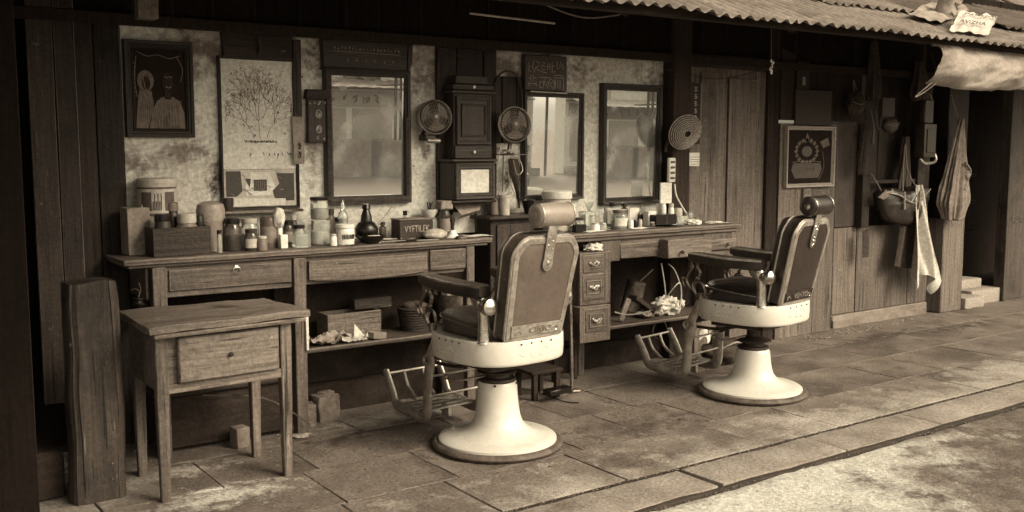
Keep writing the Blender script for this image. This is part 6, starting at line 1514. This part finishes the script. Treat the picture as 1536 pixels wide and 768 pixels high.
# basket
c=onY(621,500,4.78); c.z=SZ; r=24/sca(c.x,4.78)
t=thing('wicker_basket','dark round wicker basket at the right end of lower shelf','basket',c)
m=MB(); h=.13
for k in range(9): 
    rad=r*(.8+.2*k/8); m.tube([c+Vector((rad*math.cos(2*PI*j/24),rad*math.sin(2*PI*j/24),.006+k*h/9)) for j in range(24)],.007,seg=6,closed=True)
m.lathe([(0,.002),(r*.8,.002),(r*.95,h),(r*.93,h),(r*.78,.008),(0,.008)],c=c,seg=24); m.build('woven_sides',W('post','x'),t)
m=MB(); m.blob(c+Vector((0,0,h)),r*.8,r*.8,.03,amp=.2); m.build('contents',CLOTHD,t)
c=onY(680,465,4.82); c.z=SZ; 
t=thing('round_bucket','dull riveted bucket on the shelf seen over the chair seat','bucket',c)
m=MB(); m.lathe([(0,0),(.085,0),(.105,.17),(.11,.175),(.10,.17),(.08,.01),(0,.01)],c=c,seg=32); m.build('bucket_body',MIDP if 0 else IRON,t)
m=MB(); m.box(c.x-.25,c.x+.25,4.68,4.90,.405,.427,bev=.004); m.bm.free()
# bricks on the ground
for k,(a,b,w_,h,lbl) in enumerate(((494,632,.13,.135,'larger crumbling pale block on the ground by the dresser leg'),(466,640,.075,.11,'smaller upright brick touching the left dresser leg'))):
    c=onZ(a,b); m=MB(); m.box(c.x-w_/2,c.x+w_/2,c.y,c.y+.10,0,h,bev=.012,cuts=8,jit=.010,seg=2,rot=RotZ(8-14*k)); 
    m.blob((c.x,c.y+.05,h),w_*.4,.04,.02,amp=.3) if k==0 else None
    m.build('brick',BRICK,label=lbl,cat='brick')
c=onZ(450,655); m=MB(); m.blob((c.x,c.y,.006),.05,.035,.008,amp=.3,seg=14); m.build('plaster_flake',KERB,label='flat pale plaster flake on the ground near the small table',cat='debris')
# thin white stick at dresser leg
c=onY(461,520,4.58); m=MB(); m.box(c.x-.006,c.x+.008,4.575,4.59,.43,.62,bev=.002); m.build('white_ruler',PAPER,label='short white ruler standing against the dresser leg',cat='ruler')
m=MB(); q=onY(424,450,4.7); m.prism([(q.x-.02,4.7,.735),(q.x+.03,4.7,.735),(q.x+.0,4.7,.80),(q.x-.025,4.7,.83)],(0,1,0),.002); m.build('paper_scrap',PAPER,label='pointed paper scrap showing between small table and dresser',cat='paper')
# ---- things under right dresser ----
S2=.3455
c=onY(952,440,4.80); c.z=S2
t=thing('metal_canister','tipped dull metal canister with ribbed side under right dresser','canister',c)
m=MB(); ax=Vector((.28,0,1)); m.lathe([(0,0.005),(.062,.005),(.066,.02),(.062,.19),(.066,.2),(.05,.21),(0,.21)],c=c+Vector((-.04,0,.02)),seg=28,axis=ax); m.build('canister_body',IRON,t)
m=MB(); m.tube([c+Vector((.05,0,.22)),c+Vector((.14,-.02,.29))],.004,seg=5); m.build('handle_rod',IRONL,t)
q=onY(935,470,4.66); m=MB(); m.box(q.x-.02,q.x+.02,4.64,4.66,S2,S2+.15,bev=.004,rot=RotY(26)); m.build('wood_scrap',W('worn','z'),label='short pale wood scrap leaning under the right dresser',cat='wood')
q=onY(955,452,4.70); m=MB(); m.box(q.x-.03,q.x+.16,4.68,4.76,S2+.07,S2+.10,bev=.004,rot=RotY(32)); m.build('tool_case',DRKP,label='slanting dark tool case lying against the tipped canister',cat='case')
crump('torn printed paper between tool case and white bundle',972,470,4.68,.09,8,M_=PAPERM,tz=S2)
q=onY(1000,462,4.70); random.seed(9)
t=thing('rag_bundle','knotted pale rag bundle tied with cord under right dresser','bundle',(q.x,4.7,S2))
m=MB(); m.blob((q.x,4.70,S2+.055),.11,.07,.06,amp=.22,fr=12,seg=36,flat=S2+.001)
for k in range(9): m.blob((q.x+rnd(-.11,.09),4.66+rnd(-.03,.05),S2+rnd(.03,.10)),rnd(.018,.035),rnd(.018,.03),rnd(.015,.028),amp=.3,fr=12,seg=14)
m.build('rags',CLOTHP,t,ang=80)
m=MB(); m.tube([onY(992,395,4.60),onY(996,420,4.62),onY(999,447,4.66)],.0045,seg=6,smooth=3); m.tube([onY(999,447,4.66),onY(1012,430,4.6),onY(1020,425,4.6),onY(1022,445,4.62),onY(1019,465,4.62)],.004,seg=6,smooth=4); m.tube([onY(1020,425,4.6),onY(1012,405,4.6),onY(1003,396,4.6)],.0035,seg=6,smooth=4); m.build('cord',CLOTHP,t)
m=MB(); m.tube([onY(922,468,4.6),onY(940,472,4.58),onY(962,470,4.58),onY(976,466,4.6)],.005,seg=6,smooth=4); m.build('bent_hanger',IRONL,label='pale bent hanger rod at the front of the right lower shelf',cat='hanger')
m=MB(); c=onY(990,490,4.6); m.tube([(c.x+.06*math.cos(a),4.60,c.z-.02+.055*math.sin(a)) for a in [2*PI*k/20 for k in range(15)]],.003,seg=5,smooth=2); m.build('wire_loop',IRON,label='thin wire loop hanging below the right lower shelf',cat='wire')
rag('white rag stuffed in the gap above the small drawer chest',890,372,4.58,.06,.05,.03,CLOTHP,zA+.002,12)
# stool feet behind chair one
q=onZ(790,598)
t=thing('low_stool','low dark stool half hidden behind the nearer chair pedestal','stool',(q.x+.08,4.55,0))
m=MB(); m.box(q.x-.02,q.x+.20,4.46,4.66,.15,.17,bev=.004); m.build('seat',W('soot','x'),t)
for a in (0.01,.17):
    for b in (4.48,4.64):
        m=MB(); m.box(q.x+a-.015,q.x+a+.015,b-.015,b+.015,0,.149,bev=.003); m.build('leg',W('soot','z'),t)
m=MB(); m.box(q.x+.03,q.x+.20,4.37,4.44,.04,.075,bev=.006,rot=RotZ(6)); m.build('slipper',BLK,label='worn dark slipper on the ground before the low stool',cat='shoe')
m=MB(); m.tube([onZ(800,585,.01),onZ(830,597,.008),onZ(850,603,.006),onZ(868,604,.006)],.004,seg=6,smooth=5); m.build('floor_wire',RUST,label='thin dark wire on the pavement behind the nearer chair',cat='wire')
# clutter behind chair two
q=onZ(1085,545)
t=thing('tool_bag','slumped dark tool bag on the pavement behind the farther chair','bag',(q.x,4.6,0))
random.seed(8); m=MB(); m.blob((q.x,4.55,.09),.16,.10,.09,amp=.2,fr=8,seg=28,flat=.001); m.build('bag_body',CLOTHD,t,ang=80)
m=MB(); m.tube([(q.x-.1,4.48,.12),(q.x,4.44,.16),(q.x+.1,4.47,.12)],.006,seg=6,smooth=4); m.build('strap',IRONL,t)
m=MB(); p0=(q.x-.16,4.47,.15); m.sheet(lambda u,v:(q.x-.28+.12*u,4.5-.02*math.sin(u*5),.22+.06*(v-.5)+.03*math.sin(u*6)),8,5,th=.002); m.build('torn_paper',PAPER,label='torn white paper dangling behind the farther chair footrest',cat='paper')
# debris by the plank door foot
m=MB()
for i in range(160):
    X=rnd(5.9,8); Y=4.82+rnd(-.12,.04); m.blob((X,Y,.004),rnd(.004,.014),rnd(.004,.01),rnd(.003,.007),seg=6,amp=.3)
for i in range(120):
    X=rnd(1.2,5.5); Y=4.80+rnd(-.25,.1); m.blob((X,Y,.004),rnd(.003,.010),rnd(.003,.008),rnd(.002,.005),seg=6,amp=.3)
m.build('grit',KERB,kind='stuff',label='small grit and plaster crumbs along the foot of the walls')

# ---- more hanging dark things under the eave at right ----
for lbl,rect,Y,M_,sd_ in (('long dark coat hanging high between pouch and card box',(1300,62,1322,150),4.86,CLOTHD,11),
    ('short dark jacket hanging above the tall lantern case',(1366,92,1392,150),4.84,CLOTHD,12),
    ('dim brown apron hanging behind the shoulder bag strap',(1346,205,1366,290),4.93,flat('apron_brown',.06,.9),13),
    ('narrow dark scarf hanging at left post of the rack',(1288,190,1300,262),4.86,CLOTHD,14)):
    x0,x1,z0,z1=WR(*rect,Y); cloth_hang(lbl,lbl.split()[1+(lbl.split()[0]in('long','short','dim','narrow'))] if 0 else {11:'coat',12:'jacket',13:'apron',14:'scarf'}[sd_],{11:'coat',12:'jacket',13:'apron',14:'scarf'}[sd_],(x0,x1,z0,z1),Y,M_,folds=5,taper=.35,seed=sd_)
# loose wires under the roof
for k,(P,lbl) in enumerate((([(640,62),(690,84),(742,80)],'thin slack wire hanging above the clock case'),([(1000,104),(1080,118),(1160,100)],'slack wire strung above the plank door'),([(1392,150),(1405,120),(1398,80)],'short wire hanging from the canvas awning end'))):
    m=MB(); m.tube([onY(*p,4.88) for p in P],.003,seg=5,smooth=6); m.build('slack_wire',RUST,label=lbl,cat='wire')
# nails and chips in the plaster
m=MB()
for k in range(26):
    q=onY(rnd(300,1000),rnd(110,330),WY); m.lathe([(0,0),(.004,0),(.004,.004),(0,.006)],c=(q.x,WY,q.z),seg=6,axis=(0,-1,0))
m.build('nail_heads',RUST,label='rusty nail heads scattered over the plaster wall',cat='nails',kind='stuff')
# ---- more small bottles on the dressers ----
random.seed(77)
jar('thin clear vial at the left end of the jar group',329,4.66,8,345,GL,lid=BLK,name='vial',cat='vial')
jar('low round tin with a pale lid before the tall canister',393,4.64,16,354,MIDP,lid=CRM,name='tin',cat='tin')
jar('amber bottle between the powder brush and short wide jar',441,4.84,11,322,GLD,lid=CRM,name='bottle',cat='bottle')
jar('tiny white cream pot right of the stacked glass jars',500,4.66,11,351,WHT,lid=CRM,name='pot',cat='pot')
jar('dark square-shouldered bottle left of the white labelled jar',505,4.86,12,326,GLD,lid=BLK,name='bottle',cat='bottle',neck=.4)
jar('small amber bottle just right of the dark flask',574,4.82,11,333,GLD,lid=DRKP,name='bottle',cat='bottle',neck=.4)
jar('slender bottle behind the printed box, left end',608,4.86,9,316,GL,lid=BLK,name='bottle',cat='bottle',neck=.35)
jar('squat ointment tin right of the oval wrapped bundle',690,4.62,14,354,IRON,name='tin',cat='tin')
jar('brown bottle behind the wide jar on right dresser',936,4.86,12,304,GLD,lid=DRKP,name='bottle',cat='bottle',neck=.4,tz=TZ2)
jar('pale tonic bottle left of the wide labelled jar',917,4.86,11,303,GL,lid=BLK,contents=PAPERM,name='bottle',cat='bottle',neck=.35,tz=TZ2)
jar('amber vial in front of the lacquer box tray',978,4.60,8,333,GLD,lid=CRM,name='vial',cat='vial',tz=TZ2)
jar('clear tumbler behind the folded white face cloth',1032,4.82,13,318,GL,name='tumbler',cat='glass',tz=TZ2)
jar('low cream pot beside the glass funnel',893,4.66,13,334,WHT,lid=CRM,name='pot',cat='pot',tz=TZ2)

def scissors(lbl,px,Y,tz,ang):
    c=onY(px,356,Y); c.z=tz; T=thing('scissors',lbl,'scissors',c,math.radians(ang))
    for s2 in (-1,1):
        m=MB(); m.prism([(0,-.004*s2,.003),(.085,s2*.004,.003),(.0,.005*s2,.003)],(0,0,1),.002); m.tube([(0,0,.004),(-.03,-.010*s2,.004),(-.05,-.016*s2,.004)],.002,seg=5,smooth=3)
        m.tube([(-.064+.014*math.cos(a),-.018*s2+.010*math.sin(a),.004) for a in [2*PI*k/14 for k in range(14)]],.002,seg=5,closed=True); m.build('blade',CHR,T,local=True)
scissors('open steel scissors lying before the white labelled jar',536,4.62,TZ,20)
scissors('steel scissors lying near the folded papers on right dresser',925,4.60,TZ2,-12)

# pale chips, hair clippings and litter on the pavement
random.seed(99)
m=MB()
for i in range(420):
    X=rnd(1.1,7.5); Y=rnd(3.2,4.75); r=rnd(.002,.006)
    m.blob((X,Y,.001),r*rnd(1,2.2),r*rnd(.6,1.4),.0015,seg=5,mi=0 if random.random()<.6 else 1)
for i in range(500):
    q=random.choice(((2.5,3.95,.35),(4.3,3.95,.35),(3.4,4.2,.5))); X=random.gauss(q[0],q[2]); Y=min(4.8,max(3.2,random.gauss(q[1],q[2]*.7))); a=rnd(0,PI); L_=rnd(.004,.012)
    m.blob((X,Y,.001),L_*abs(math.cos(a))+.0006,L_*abs(math.sin(a))+.0006,.0007,seg=5,mi=2)
m.build('litter',[KERB,PAPERM,RUST],kind='stuff',label='pale chips and hair clippings scattered over the pavement')
